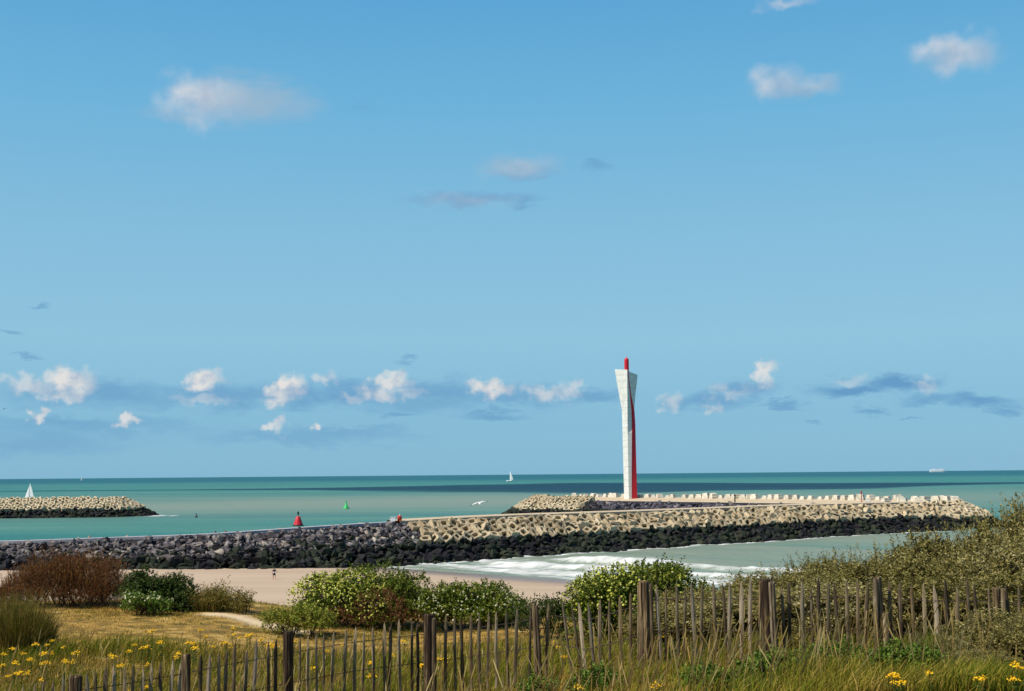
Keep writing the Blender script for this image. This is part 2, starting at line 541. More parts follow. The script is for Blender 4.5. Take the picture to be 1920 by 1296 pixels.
def stadium_mesh(c0, c1, rings):                              # rings: (radius, z)
    k = 160
    Vs = []
    for r, z in rings:
        c0a = np.array(c0, float); c1a = np.array(c1, float)
        d = c1a - c0a; d /= np.linalg.norm(d); n = np.array([-d[1], d[0]])
        for a in np.linspace(-math.pi / 2, math.pi / 2, k // 2):
            o = n * math.sin(a) + d * math.cos(a); Vs.append((*(c1a + o * r), z))
        for a in np.linspace(math.pi / 2, 3 * math.pi / 2, k // 2):
            o = n * math.sin(a) + d * math.cos(a); Vs.append((*(c0a + o * r), z))
    m = len(rings)
    Q = [[i * k + j, i * k + (j + 1) % k, (i + 1) * k + (j + 1) % k, (i + 1) * k + j] for i in range(m - 1) for j in range(k)]
    Vs.append((*((np.array(c0) + np.array(c1)) / 2), rings[-1][1]))
    T = [[(m - 1) * k + j, (m - 1) * k + (j + 1) % k, m * k] for j in range(k)]
    return mk('core', Vs, [np.array(Q), np.array(T)])


TC0, TC1 = (20.0, 500.0), (119.0, 381.0)
tb = empty('breakwater', (0, 0, 0))
tag(tb, 'wide breakwater carrying the red and white tower, with pale crest blocks', 'breakwater')
ob('core', stadium_mesh(TC0, TC1, [(32, -4), (24.5, -0.4), (13, 5.9), (12, 5.95)]), M['core'], tb)
rm_ = stadium_mesh(TC0, TC1, [(12.4, 5.4), (12.2, 6.1), (0.5, 6.2)])
_d = (np.array(TC1) - np.array(TC0)); _d = _d / np.linalg.norm(_d)
for v_ in rm_.vertices:                                       # the crest tilts up towards the open sea
    perp = -(v_.co.x - TC0[0]) * _d[1] + (v_.co.y - TC0[1]) * _d[0]
    v_.co.z += 0.085 * perp
ob('crest_road', rm_, M['road'], tb)
LC0, LC1 = (-175.5, 548.0), (-420.0, 545.0)
lb = empty('breakwater', (0, 0, 0))
tag(lb, 'short-looking far breakwater of pale hollow blocks ending near the left edge', 'breakwater')
ob('core', stadium_mesh(LC0, LC1, [(30, -4), (22.5, -0.4), (10, 6.3), (9, 6.35)]), M['core'], lb)
ob('crest_road', stadium_mesh(LC0, LC1, [(9.2, 6.0), (9.0, 6.5), (0.5, 6.6)]), M['road'], lb)

# ---- hollow armour blocks (rectangular, with a wide eight-sided hole right through)
def haro_mesh(r, w=2.15, d=1.75, h=1.5):
    outer = []; inner = []
    for k in range(16):
        a = 2 * math.pi * k / 16
        x, y = math.cos(a), math.sin(a)
        s = min(1 / max(abs(x), 1e-6), 1 / max(abs(y), 1e-6))
        s = min(s, 1.38)
        outer.append((x * s * w / 2, y * s * d / 2)); inner.append((x * w * 0.27 / max(abs(x), abs(y)) ** 0.5, y * d * 0.27 / max(abs(x), abs(y)) ** 0.5))
    rg = []
    for pts, z, k in ((outer, -h / 2, 1), (outer, h / 2 - 0.12, 1), (outer, h / 2, 0.94), (inner, h / 2, 1.12), (inner, h / 2 - 0.15, 1), (inner, -h / 2, 1)):
        rg.append(np.array([(x * k, y * k, z) for x, y in pts]) + r.normal(0, 0.025, (16, 3)))
    V = np.concatenate(rg); n = 16; m = 6
    Q = [[i * n + k, i * n + (k + 1) % n, ((i + 1) % m) * n + (k + 1) % n, ((i + 1) % m) * n + k] for i in range(m) for k in range(n)]
    me = mk('armour_block', V, np.array(Q))
    return me


r_ = np.random.default_rng(21)
haros = []
for k in range(5):
    me = haro_mesh(r_, 2.15 * r_.uniform(0.94, 1.05), 1.75 * r_.uniform(0.94, 1.06)); me.materials.append(M['concrete_beige']); haros.append(me)
haros_p = []
for k in range(4):
    me = haro_mesh(r_, 2.5, 1.9, 1.7); me.materials.append(M['concrete_beige']); haros_p.append(me)


def slope_matrix(nx, ny, slope, spin, jit):
    """z axis = slope normal (facing outward and up), x along the breakwater"""
    outw = Vector((-nx, -ny, 0))
    zax = (outw * math.sin(slope) + Vector((0, 0, 1)) * math.cos(slope)).normalized()
    xax = Vector((0, 0, 1)).cross(outw).normalized()
    yax = zax.cross(xax)
    m = Matrix((xax, yax, zax)).transposed()
    return (m @ Euler((r_.normal(0, jit), r_.normal(0, jit), spin)).to_matrix()).to_euler()


def armour(me, loc, rot, lab, group, sc=1.0):
    o = ob('armour_block', me, None, None, loc, rot, sc)
    tag(o, lab, 'armour block', group)
    return o


LAB_NEAR = 'hollow beige concrete block on the sunlit upper slope of the long near breakwater'
s_start = float(near_s[int(np.searchsorted(near[:, 0], -13.2))])
s_end = float(near_s[-1]) + 4
rest = MB()                                                  # blocks past the 300 nearest
n_haro = 0
for row, up in enumerate((0.53, 0.69, 0.85)):
    s = s_start + (1.5 if row % 2 else 0)
    while s < s_end:
        pnt, n = near_at(s, up)
        rot = slope_matrix(n[0], n[1], R(36), r_.normal(0, 0.35) + (R(90) if r_.random() < 0.2 else 0), 0.27)
        pnt = pnt + np.array([-n[0] * 0.35, -n[1] * 0.3, 0.16 + r_.normal(0, 0.13)])
        armour(haros[r_.integers(5)], pnt, rot, LAB_NEAR, 'hollow blocks on the near breakwater')
        n_haro += 1
        s += r_.uniform(2.3, 2.65)


def ring_blocks(c0, c1, radii, zs, step, keep, lab, group, meshes, scale=1.0, limit=999):
    global n_haro
    k = 0
    for row, (rad, z) in enumerate(zip(radii, zs)):
        for (x, y, nx, ny) in stadium(c0, c1, rad, step)[(row % 2):]:
            if not keep(x, y, nx, ny): continue
            rot = slope_matrix(-nx, -ny, R(30), r_.normal(0, 0.5), 0.2)
            me = meshes[r_.integers(len(meshes))]
            loc = (x + r_.normal(0, .12), y + r_.normal(0, .12), z + r_.normal(0, 0.12))
            if k < limit:
                armour(me, loc, rot, lab, group, scale); k += 1; n_haro += 1
            else:
                A = np.array([v.co[:] for v in me.vertices]) @ np.array(rot.to_matrix()).T * scale + np.array(loc)
                rest.add(A, [list(q.vertices) for q in me.polygons])
    return k


# head of the tower breakwater (left of the tower) and its right-hand end
tdir = np.array(TC1) - np.array(TC0); tdir /= np.linalg.norm(tdir)


def keep_head(x, y, nx, ny):
    a = (np.array([x, y]) - np.array(TC0)) @ tdir
    return a < 30 and (ny < 0.35 or nx < -0.5) and (nx * tdir[1] - ny * tdir[0] > -0.2 or a < 2)


ring_blocks(TC0, TC1, (11.8, 13.4, 15.2, 17.0, 18.8), (6.9, 6.1, 5.2, 4.2, 3.2), 2.75, keep_head,
            'small hollow concrete block on the rounded breakwater head left of the tower', 'hollow blocks on the tower breakwater head', haros_p, 0.92, 60)


def keep_end(x, y, nx, ny):
    a = (np.array([x, y]) - np.array(TC1)) @ tdir
    return a > -6 and y < 396 and x > 112


ring_blocks(TC0, TC1, (13.0, 15.2, 17.4, 19.6), (6.3, 5.2, 4.1, 3.0), 2.7, keep_end,
            'hollow beige concrete block at the right-hand tip of the breakwaters', 'hollow blocks at the right-hand tip', haros, 1.1, 0)


def keep_left(x, y, nx, ny):
    return x > -415 and ny < 0.45


ring_blocks(LC0, LC1, (17.2, 15.4, 13.6, 11.9, 10.2), (3.5, 4.4, 5.3, 6.2, 7.1), 2.9, keep_left,
            'pale hollow concrete block on the far breakwater at the left edge', 'hollow blocks on the left breakwater', haros_p, 1.0, 44)
if rest.v:
    o = rest.build('armour_blocks', M['concrete_beige'])
    tag(o, 'remaining far hollow concrete blocks heaped on the breakwater heads', 'armour blocks', kind='stuff')

# ---- pale blocks along the crest of the tower breakwater
def crest_block_mesh(r):
    b = MB()
    w, d, h = 2.0 * r.uniform(0.85, 1.1), 2.0, 1.75 * r.uniform(0.8, 1.1)
    base = np.array([(-w / 2, -d / 2), (w / 2, -d / 2), (w / 2, d / 2), (-w / 2, d / 2)])
    b.loft([np.c_[base * k, np.full(4, z)] for k, z in ((1, 0), (1, h * 0.5), (0.92, h * 0.54), (0.84, h * 0.97), (0.80, h))])
    return b.mesh('crest_block')


cbm = []
for k in range(4):
    me = crest_block_mesh(r_); me.materials.append(M['concrete_pale']); cbm.append(me)
for (x, y, nx, ny) in stadium(TC0, TC1, 10.6, 3.25):
    a = (np.array([x, y]) - np.array(TC0)) @ tdir
    side = nx * tdir[1] * -1 + ny * tdir[0]
    if side < 0.15 or a < -6: continue
    if r_.random() < 0.06: continue
    o = ob('crest_block', cbm[r_.integers(4)], None, None, (x + nx * r_.normal(0, 0.5), y + ny * r_.normal(0, 0.5), 6.75 + r_.normal(0, 0.08)), (r_.normal(0, 0.06), r_.normal(0, 0.06), math.atan2(ny, nx) + r_.normal(0, 0.3)), r_.uniform(0.78, 1.2))
    tag(o, 'pale concrete block in the row along the crest beside the tower', 'concrete block', 'pale crest blocks on the tower breakwater')
for (x, y, nx, ny) in stadium(TC0, TC1, 8.4, 6.0):
    a = (np.array([x, y]) - np.array(TC1)) @ tdir
    if a > -14 and y > 372 and r_.random() < 0.85:
        o = ob('crest_block', cbm[r_.integers(4)], None, None, (x, y, 6.6), (0, 0, r_.uniform(0, 3)), r_.uniform(0.9, 1.25))
        tag(o, 'large pale concrete block standing loosely on the right end of the crest', 'concrete block', 'loose pale blocks at the right end of the crest')

# ---- boulders
rocks = []
for k in range(7):
    me = mk('boulder', rock_verts(r_, ICO3, 16), ICO3T) if False else mk('boulder', rock_verts(r_, ICO2, 16), ICO2T); me.materials.append(M['rock'] if k < 4 else M['rock_pale']); rocks.append(me)
rocks_d = []
for k in range(5):
    me = mk('boulder', rock_verts(r_, ICO3, 16), ICO3T) if False else mk('boulder', rock_verts(r_, ICO2, 16), ICO2T); me.materials.append(M['rock_dark'] if k < 4 else M['rock']); rocks_d.append(me)


def boulder(me, loc, size, lab, group):
    o = ob('boulder', me, None, None, loc, (r_.normal(0, 0.5), r_.normal(0, 0.5), r_.uniform(0, 6)), size)
    tag(o, lab, 'boulder', group)


s_rock0 = float(near_s[int(np.searchsorted(near[:, 0], -83))])
cnt = 0
for row, up in enumerate((0.50, 0.62, 0.74, 0.87, 1.40)):
    s = s_rock0 + row * 0.4
    while s < s_start + 0.5:
        pnt, n = near_at(s, up + r_.normal(0, 0.025))
        sz = (0.38 + 0.55 * r_.random() ** 1.8) * (0.7 if row == 4 else 1.08) * (0.8 if pnt[0] < -58 else 1)
        if row == 4: pnt[2] = pnt[2] / up * 1.0 - 0.3
        me = rocks[r_.integers(0, 4)] if r_.random() < (0.94 if row in (2, 3) else 0.78) else rocks[r_.integers(4, 7)]
        boulder(me, pnt + np.array([-n[0] * .2, -n[1] * .2, 0.0]), sz, 'rough boulder heaped on the left stretch of the near breakwater', 'boulders on the near breakwater')
        cnt += 1
        s += sz * (2.5 if row < 4 else 5.0)
rub = MB()
s = float(near_s[0])
while s < s_start + 1.0:
    for up in (0.48, 0.54, 0.60, 0.67, 0.74, 0.81, 0.88, 0.95):
        pnt, n = near_at(s + r_.normal(0, 0.3), up + r_.normal(0, 0.02))
        rub.add(rock_verts(r_, ICO1, 12) * (0.22 + 0.5 * r_.random() ** 1.6) + pnt + np.array([0, 0, 0.05]), (), ICO1T)
    s += 0.85
tag(rub.build('rubble', M['rubble']), 'small dark rubble wedged between the boulders of the near breakwater', 'rubble', kind='stuff')
rest_r = MB()
k_ = 0
for row, (rad, z) in enumerate(((13.7, 5.35), (15.2, 4.75), (16.8, 3.95), (18.4, 3.1))):
    for (x, y, nx, ny) in stadium(TC0, TC1, rad, 1.7):
        a = (np.array([x, y]) - np.array(TC0)) @ tdir
        if nx * tdir[1] - ny * tdir[0] < 0.2 and False: continue
        side = -nx * tdir[1] + ny * tdir[0]
        if side > 0 or a < 31 or a > 150: continue
        sz = r_.uniform(0.6, 1.15)
        loc = (x + r_.normal(0, .4), y + r_.normal(0, .4), z + r_.normal(0, .15))
        if k_ < 120 and row < 2 and r_.random() < 0.8:
            boulder(rocks_d[r_.integers(5)], loc, sz, 'dark grey boulder heaped on the slope below and right of the tower', 'boulders below the tower'); k_ += 1
        else:
            rest_r.add(rock_verts(r_, ICO1, 10) * sz + np.array(loc), (), ICO1T)
if rest_r.v:
    tag(rest_r.build('boulders', M['rock_dark']), 'lower dark boulders half hidden behind the near breakwater crest', 'boulders', kind='stuff')

# ---- black weedy rocks between the tide marks, one mass on each breakwater
wb = MB()
s = float(near_s[0])
while s < s_end + 2:
    for up in np.arange(-0.04, 0.68, 0.07):
        if up > 0.46 and r_.random() < (up - 0.46) * 3.6 + 0.15: continue
        pnt, n = near_at(s + r_.normal(0, 0.4), up + r_.normal(0, 0.03))
        wb.add(rock_verts(r_, ICO1, 10) * (0.35 + 0.6 * r_.random() ** 1.5) + pnt + np.array([0, 0, 0.1]), (), ICO1T)
    s += 0.95
tag(wb.build('seaweed_rocks', M['weed']), 'black weedy rocks along the tide line of the near breakwater', 'seaweed rocks', kind='stuff')
for c0, c1, lab, kp, rads in ((TC0, TC1, 'black weedy rocks at the foot of the tower breakwater', lambda x, y, nx, ny: ny < 0.4 or x > 110, (24.8, 23.3, 21.8, 20.4, 19.2)),
                              (LC0, LC1, 'black weedy rocks at the foot of the left breakwater', lambda x, y, nx, ny: ny < 0.5 and x > -420, (22.8, 21.3, 19.8, 18.4, 17.2))):
    wb = MB()
    for i, rad in enumerate(rads):
        for (x, y, nx, ny) in stadium(c0, c1, rad, 1.5):
            if not kp(x, y, nx, ny): continue
            z = (24.6 - rad if c0 is TC0 else 22.6 - rad) * 0.55
            wb.add(rock_verts(r_, ICO1, 10) * r_.uniform(0.5, 1.0) + np.array([x + r_.normal(0, .3), y + r_.normal(0, .3), z + r_.normal(0, .15)]), (), ICO1T)
    tag(wb.build('seaweed_rocks', M['weed']), lab, 'seaweed rocks', kind='stuff')

# ------------------------------------------------------------------ tower
tm = bpy.data.materials.new('tower_concrete')
t, N, L = nt(tm)
out = N.new('ShaderNodeOutputMaterial'); p = N.new('ShaderNodeBsdfPrincipled'); L.new(p.outputs[0], out.inputs[0])
tc = N.new('ShaderNodeTexCoord'); sx = N.new('ShaderNodeSeparateXYZ'); L.new(tc.outputs['Object'], sx.inputs[0])
fr = math_node(N, L, 'FRACT', math_node(N, L, 'DIVIDE', sx.outputs[2], 2.45))
ln = math_node(N, L, 'LESS_THAN', fr, 0.055)
basec = ramp_node(N, L, noise_node(N, L, tc.outputs['Object'], 0.7, 6), [(0.3, (0.60, 0.575, 0.51)), (0.7, (0.76, 0.735, 0.67))])
L.new(mixc(N, L, math_node(N, L, 'MULTIPLY', ln, 0.55), basec, (0.33, 0.30, 0.26)), p.inputs['Base Color'])
p.inputs['Roughness'].default_value = 0.85; p.inputs['Specular IOR Level'].default_value = 0.15
K = 0.0504 * 480 / 490
tx, ty, tz = 44.0, 480.0, 6.2
tower = empty('beacon_tower', (tx, ty, tz))
tag(tower, 'tall flared white concrete beacon tower with a red strip and red mast on the breakwater', 'tower')
ux = lambda zx: (zx - 330) * K
hz = lambda zy: (1190 - zy) * K
H = np.array([0, hz(690), hz(620), hz(520), hz(400), hz(280), hz(212)])
Lx = np.interp(H, [0, hz(520), hz(197)], [ux(277), ux(272), ux(222)])
Ly = np.interp(H, [0, hz(520), hz(197)], [1.2, 1.4, 2.4])
Fx = np.full(len(H), ux(307)); Fy = np.interp(H, [0, hz(690), hz(212)], [-1.5, -1.5, -4.2])
Rx = np.interp(H, [0, hz(620), hz(500), hz(280), hz(212)], [ux(329), ux(341), ux(341), ux(317), ux(311)])
Ry = np.interp(H, [0, hz(690), hz(500), hz(212)], [-1.25, -1.25, -0.3, -3.2])
Bx = np.interp(H, [0, hz(530), hz(500), hz(350), hz(225)], [ux(372), ux(367), ux(357), ux(331), ux(318)])
By = np.interp(H, [0, hz(530), hz(500), hz(212)], [-0.55, -0.5, -0.2, -3.0])
tops = np.array([0.75 if i == len(H) - 1 else 0.0 for i in range(len(H))])
b = MB()
b.loft([[(Lx[i], Ly[i], H[i] + tops[i]), (Fx[i], Fy[i], H[i]), (Rx[i] + 0.05, Ry[i] + 0.06, H[i] - 0.1 * (tops[i] > 0)), (0.3, 2.2, H[i]), (Lx[i] + 0.5, 2.6, H[i] + tops[i])] for i in range(len(H))])
b.build('shaft', tm, tower)
b = MB()
b.loft([[(Rx[i], Ry[i], H[i] + (-0.5 if i == len(H) - 1 else 0)), (Bx[i] + 0.02, By[i], H[i] + (-0.5 if i == len(H) - 1 else 0)), (Bx[i] - 0.15, 1.9, H[i] + (-0.5 if i == len(H) - 1 else 0)), (Rx[i] - 0.1, 1.6, H[i] + (-0.5 if i == len(H) - 1 else 0))] for i in range(len(H))])
b.build('red_strip', M['red'], tower)
Hw = np.array([hz(515), hz(400), hz(300), hz(232)])
Wx = np.interp(Hw, [hz(515), hz(245)], [ux(357), ux(397)])
Bxx = np.interp(Hw, [0, hz(530), hz(500), hz(350), hz(225)], [ux(372), ux(367), ux(357), ux(331), ux(318)])
Byy = np.interp(Hw, [hz(530), hz(500), hz(212)], [-0.5, -0.2, -3.0])
b = MB()
b.loft([[(Bxx[i], Byy[i] + 0.05, Hw[i] + (0.5 if i == 3 else 0)), (Wx[i] + 0.03, np.interp(Hw[i], [Hw[0], Hw[3]], [0.1, 1.8]), Hw[i] - (0.55 if i == 3 else 0)), (Wx[i] - 0.1, np.interp(Hw[i], [Hw[0], Hw[3]], [1.0, 2.8]), Hw[i] - (0.55 if i == 3 else 0)), (-0.5, 2.3, Hw[i])] for i in range(4)])
b.build('flared_wing', tm, tower)
b = MB()
b.lathe([(0.0, 40), (0.86, 40), (0.86, hz(130)), (0.8, hz(122)), (0.55, hz(118)), (0.16, hz(116)), (0.13, hz(106)), (0, hz(105))], 20, (ux(311), 0.2, 0))
b.build('mast', M['red'], tower, True)

# small posts and a stone on the same crest
b = MB(); b.box((0, 0, 0.5), (2.6, 2.0, 1.0), taper=0.8); b.box((0.3, 0, 1.05), (1.4, 1.4, 0.5), taper=0.7)
tag(b.build('stone_block', M['rock_dark'], loc=tuple(Vector((52.6, 492, 6.1)))), 'dark stone block lying on the crest just right of the tower', 'stone')
q = atd(1616, 948, 396)
b = MB(); b.lathe([(0, 0), (0.16, 0), (0.14, 3.2), (0.3, 3.3), (0.3, 3.8), (0, 3.9)], 10)
tag(b.build('marker_post', mat_flat('rust_red', (0.32, 0.07, 0.05), 0.7), loc=(q.x, q.y, 6.1)), 'thin rusty red marker post on the crest right of the pale block row', 'post')
q = atd(1378, 940, 428)
b = MB(); b.lathe([(0, 0), (0.22, 0), (0.2, 2.1), (0.34, 2.2), (0.34, 2.6), (0, 2.7)], 10)
tag(b.build('mooring_post', M['black_paint'], loc=(q.x, q.y, 6.1)), 'short dark post standing before the pale crest blocks', 'post')

# red drum and white box at the joint of the rock and block stretches
pnt, n = near_at(s_start - 0.6, 1.0)
dr = empty('beacon_drum', (pnt[0] + n[0] * 1.6, pnt[1] + n[1] * 1.6, pnt[2] + 0.25))
tag(dr, 'small red drum-shaped beacon beside a white box where rocks meet hollow blocks', 'beacon')
b = MB(); b.lathe([(0, 0), (0.42, 0), (0.42, 0.9), (0.40, 0.98), (0.1, 1.02), (0, 1.02)], 14); b.build('drum', mat_flat('orange_red', (0.62, 0.06, 0.03), 0.5), dr, True)
b = MB(); b.lathe([(0, 0), (0.05, 0), (0.05, 0.35), (0, 0.36)], 8, (0, 0, 1.0)); b.build('lamp', M['white_paint'], dr)
b = MB(); b.box((0, 0, 0.35), (0.95, 0.8, 0.7)); b.box((0, 0, 0.74), (1.05, 0.9, 0.08))
tag(b.build('white_box', M['white_paint'], loc=(dr.location.x - 1.2, dr.location.y - 0.6, dr.location.z + 0.0)), 'white equipment box left of the small red drum on the breakwater', 'box')

# ------------------------------------------------------------------ buoys
def buoy(name, px, py, z0, paint, lab, height, conical=True):
    q = atz(px, py, 0)
    e = empty(name, (q.x, q.y, 0)); tag(e, lab, 'buoy')
    k = height / 4.6
    b = MB(); b.lathe([(0, -0.6 * k), (1.6 * k, -0.5 * k), (1.75 * k, 0.1 * k), (1.7 * k, 0.35 * k), (0, 0.36 * k)], 18); b.build('float', z0, e, True)
    b = MB()
    if conical:
        b.lathe([(1.5 * k, 0.36 * k), (1.35 * k, 0.9 * k), (1.0 * k, 1.9 * k), (0.66 * k, 2.8 * k), (0.55 * k, 2.95 * k), (0, 3.0 * k)], 18); b.build('body', paint, e, True)
        b = MB()
        b.tube([(0, 0, 2.9 * k), (0, 0, 3.7 * k)], 0.1 * k); b.build('pole', M['black_paint'], e)
        b = MB(); b.box((0, 0, 3.95 * k), (0.62 * k, 0.62 * k, 0.6 * k)); b.box((0, 0, 4.4 * k), (0.2 * k, 0.2 * k, 0.4 * k)); b.build('topmark', M['black_paint'], e)
    else:
        b.lathe([(1.3 * k, 0.36 * k), (1.1 * k, 0.9 * k), (0.7 * k, 1.2 * k), (0.55 * k, 2.6 * k), (0, 2.65 * k)], 14); b.build('body', paint, e, True)
        b = MB(); b.tube([(0, 0, 2.4 * k), (0, 0, 3.6 * k)], 0.14 * k)
        for a in range(4):
            b.tube([(0.36 * k * math.cos(a * 1.57), 0.36 * k * math.sin(a * 1.57), 1.2 * k), (0.1 * k * math.cos(a * 1.57), 0.1 * k * math.sin(a * 1.57), 3.4 * k)], 0.05 * k, 5)
        b.build('lattice', paint, e)
        b = MB(); b.lathe([(0, 3.5 * k), (0.34 * k, 3.5 * k), (0.02 * k, 4.5 * k), (0, 4.5 * k)], 12); b.build('topmark', paint, e)
    return e


buoy('red_buoy', 559, 986, M['black_paint'], M['red'], 'red conical harbour buoy on a black float behind the rocks', 4.7)
buoy('green_buoy', 649, 954, M['green_paint'], M['green_paint'], 'green harbour buoy with a slim green pillar', 4.7, False)
q = atz(368, 970, 0)
e = empty('small_buoy', (q.x, q.y, 0)); tag(e, 'tiny dark buoy off the tip of the left breakwater', 'buoy')
b = MB(); b.lathe([(0, -0.3), (0.55, -0.2), (0.6, 0.3), (0.42, 0.6), (0, 0.62)], 12); b.build('float', mat_flat('dark_buoy', (0.05, 0.045, 0.05)), e, True)
b = MB(); b.lathe([(0.16, 0.6), (0.12, 1.3), (0.2, 1.35), (0.18, 1.6), (0, 1.65)], 10); b.build('post', M['black_paint'], e)

# ------------------------------------------------------------------ boats
def sailboat(loc, mast, rz, lab, jib=True, boom_out=0.0):
    e = empty('sailing_boat', loc, rz); tag(e, lab, 'sailing boat')
    k = mast / 12.0
    # hull along local x
    rings = []
    for x, w, zt in ((-4.3, 0.9, 0.95), (-3.5, 1.25, 0.95), (-1, 1.6, 1.0), (1.5, 1.45, 1.08), (3.6, 0.75, 1.25), (5.0, 0.06, 1.45)):
        rings.append([(x * k, -w * k, zt * k), (x * k, -w * 0.8 * k, 0.3 * k), (x * k, 0, -0.35 * k), (x * k, w * 0.8 * k, 0.3 * k), (x * k, w * k, zt * k)])
    b = MB(); b.loft(rings); b.build('hull', M['white_paint'], e)
    b = MB(); b.box((-0.2 * k, 0, 1.3 * k), (3.4 * k, 1.7 * k, 0.6 * k), taper=0.8); b.build('cabin', M['white_paint'], e)
    b = MB(); b.tube([(0.6 * k, 0, 0.9 * k), (0.6 * k, 0, 13 * k)], [0.10 * k, 0.06 * k]); b.build('mast', M['wire'] if False else M['white_paint'], e)
    b = MB(); b.tube([(0.6 * k, 0, 2.0 * k), (-3.6 * k, boom_out * k, 2.0 * k)], 0.06 * k); b.build('boom', M['white_paint'], e)

    def sail(name, tack, clew, head, belly):
        n = 8; V = []; Q = []
        tack, clew, head = map(np.array, (tack, clew, head))
        for side in (0, 1):
            for i in range(n + 1):
                v = i / n
                l = tack + (head - tack) * v; r2 = clew + (head - clew) * v
                for j in range(n + 1):
                    u = j / n
                    pnt = l + (r2 - l) * u
                    pnt = pnt + np.array([-0.35 * k * math.sin(math.pi * v) * u, belly * k * math.sin(math.pi * u) * math.sin(math.pi * (0.15 + 0.8 * v)) + side * 0.02, 0])
                    V.append(pnt)
        m = n + 1
        for side in (0, 1):
            for i in range(n):
                for j in range(n):
                    a = side * m * m + i * m + j
                    Q.append([a, a + 1, a + m + 1, a + m] if side else [a, a + m, a + m + 1, a + 1])
        ob(name, mk(name, V, np.array(Q), True), M['sail'], e)
    sail('mainsail', (0.5 * k, 0, 2.1 * k), (-3.6 * k, boom_out * k, 2.1 * k), (0.5 * k, 0, 12.8 * k), 0.5)
    if jib: sail('jib', (4.7 * k, 0, 1.6 * k), (0.3 * k, 0.7 * k + boom_out * 0.3 * k, 1.8 * k), (0.8 * k, 0, 11.2 * k), 0.6)
    return e


q = atd(57, 920, 1000); sailboat((q.x, q.y, 0), 11.8, R(165), 'white sailing boat with sails half hidden behind the left breakwater', True, 0.8)
q = atd(957, 900, 3000); sailboat((q.x, q.y, 0), 23.0, R(168), 'white sailing boat with sails up in open water left of the tower', False, 0.6)
q = atd(154, 897, 9000); sailboat((q.x, q.y, 0), 26, R(200), 'tiny white sailing boat on the horizon above the left breakwater', True, 0.4)

q = atd(1758, 882, 15000)
e = empty('ferry', (q.x, q.y, 0)); tag(e, 'long white ferry on the horizon at the right', 'ship')
b = MB()
b.loft([[(x, -w, zt), (x, -w * 0.8, 0), (x, w * 0.8, 0), (x, w, zt)] for x, w, zt in ((-92, 11, 16), (-60, 13, 16), (40, 13, 16), (78, 8, 18), (98, 0.6, 20))])
b.build('hull', M['white_paint'], e)
b = MB(); b.box((-5, 0, 22), (160, 22, 12)); b.box((-2, 0, 30), (132, 20, 5)); b.box((48, 0, 34), (24, 20, 4)); sup = b.build('superstructure', M['white_paint'], e)
b = MB(); b.box((-40, 0, 35), (14, 9, 6), taper=0.8); b.build('funnel', M['white_paint'], e)
b = MB()
b.box((-5, -11.1, 24), (120, 0.4, 0.7))
b.build('window_band', M['glass_dark'], sup)

# ------------------------------------------------------------------ gulls
def gull(loc, span, rz, roll, lab, dark=False):
    e = empty('gull', loc, rz); e.rotation_euler = (R(-22), roll, rz); tag(e, lab, 'gull')
    k = span / 1.3
    wm = mat_noise('gull_feathers', [(0.62, 0.60, 0.56), (0.80, 0.79, 0.75)], 12, 0.8) if not dark else mat_flat('dark_feathers', (0.08, 0.08, 0.09))
    b = MB()
    # body with neck, head, tapering tail: one continuous mesh, along local y
    prof = [(-0.34, 0.012, 0.015), (-0.27, 0.035, 0.018), (-0.16, 0.055, 0.05), (-0.02, 0.072, 0.07), (0.09, 0.062, 0.062), (0.16, 0.045, 0.048), (0.205, 0.044, 0.048), (0.235, 0.030, 0.032), (0.25, 0.012, 0.012)]
    rings = []
    for y, w, h in prof:
        rings.append([(w * k * math.cos(a), y * k, h * k * math.sin(a) + (0.02 * k if y > 0.12 else 0)) for a in np.linspace(0, 2 * math.pi, 10, endpoint=False)])
    b.loft(rings)
    # wings, bent at the wrist, part of the same body
    for sgn in (-1, 1):
        sec = [(0.04, 0.09, -0.11, 0.02), (0.18, 0.14, -0.07, 0.11), (0.33, 0.12, -0.05, 0.10), (0.50, 0.04, -0.08, 0.03), (0.64, -0.06, -0.10, -0.05)]
        rg = []
        for x, yl, yt, z in sec:
            rg.append([(sgn * x * k, yl * k, z * k), (sgn * x * k, (yl * 0.5 + yt * 0.5) * k, z * k + 0.016 * k), (sgn * x * k, yt * k, z * k), (sgn * x * k, (yl * 0.5 + yt * 0.5) * k, z * k - 0.006 * k)])
        b.loft(rg)
    b.build('body', wm, e, True)
    b = MB()
    for sgn in (-1, 1):
        rg = []
        for x, yl, yt, z in ((0.575, 0.0, -0.093, 0.0), (0.645, -0.055, -0.105, -0.052), (0.70, -0.115, -0.125, -0.095)):
            rg.append([(sgn * x * k, yl * k, z * k), (sgn * x * k, (yl + yt) / 2 * k, z * k + 0.02 * k), (sgn * x * k, yt * k, z * k), (sgn * x * k, (yl + yt) / 2 * k, z * k - 0.012 * k)])
        b.loft(rg)
    b.build('wing_tips', M['black_paint'], e)
    b = MB(); b.tube([(0, 0.245 * k, 0.02 * k), (0, 0.30 * k, 0.008 * k)], [0.011 * k, 0.004 * k], 6); b.build('beak', mat_flat('beak_yellow', (0.55, 0.33, 0.05)), e)


q = atd(899, 944, 112); gull(q, 1.5, R(192), R(12), 'white gull in flight low over the water above the breakwater')
q = atd(8, 767, 300); gull(q, 1.3, R(60), R(-20), 'tiny dark bird flying low in the sky at the left edge', True)

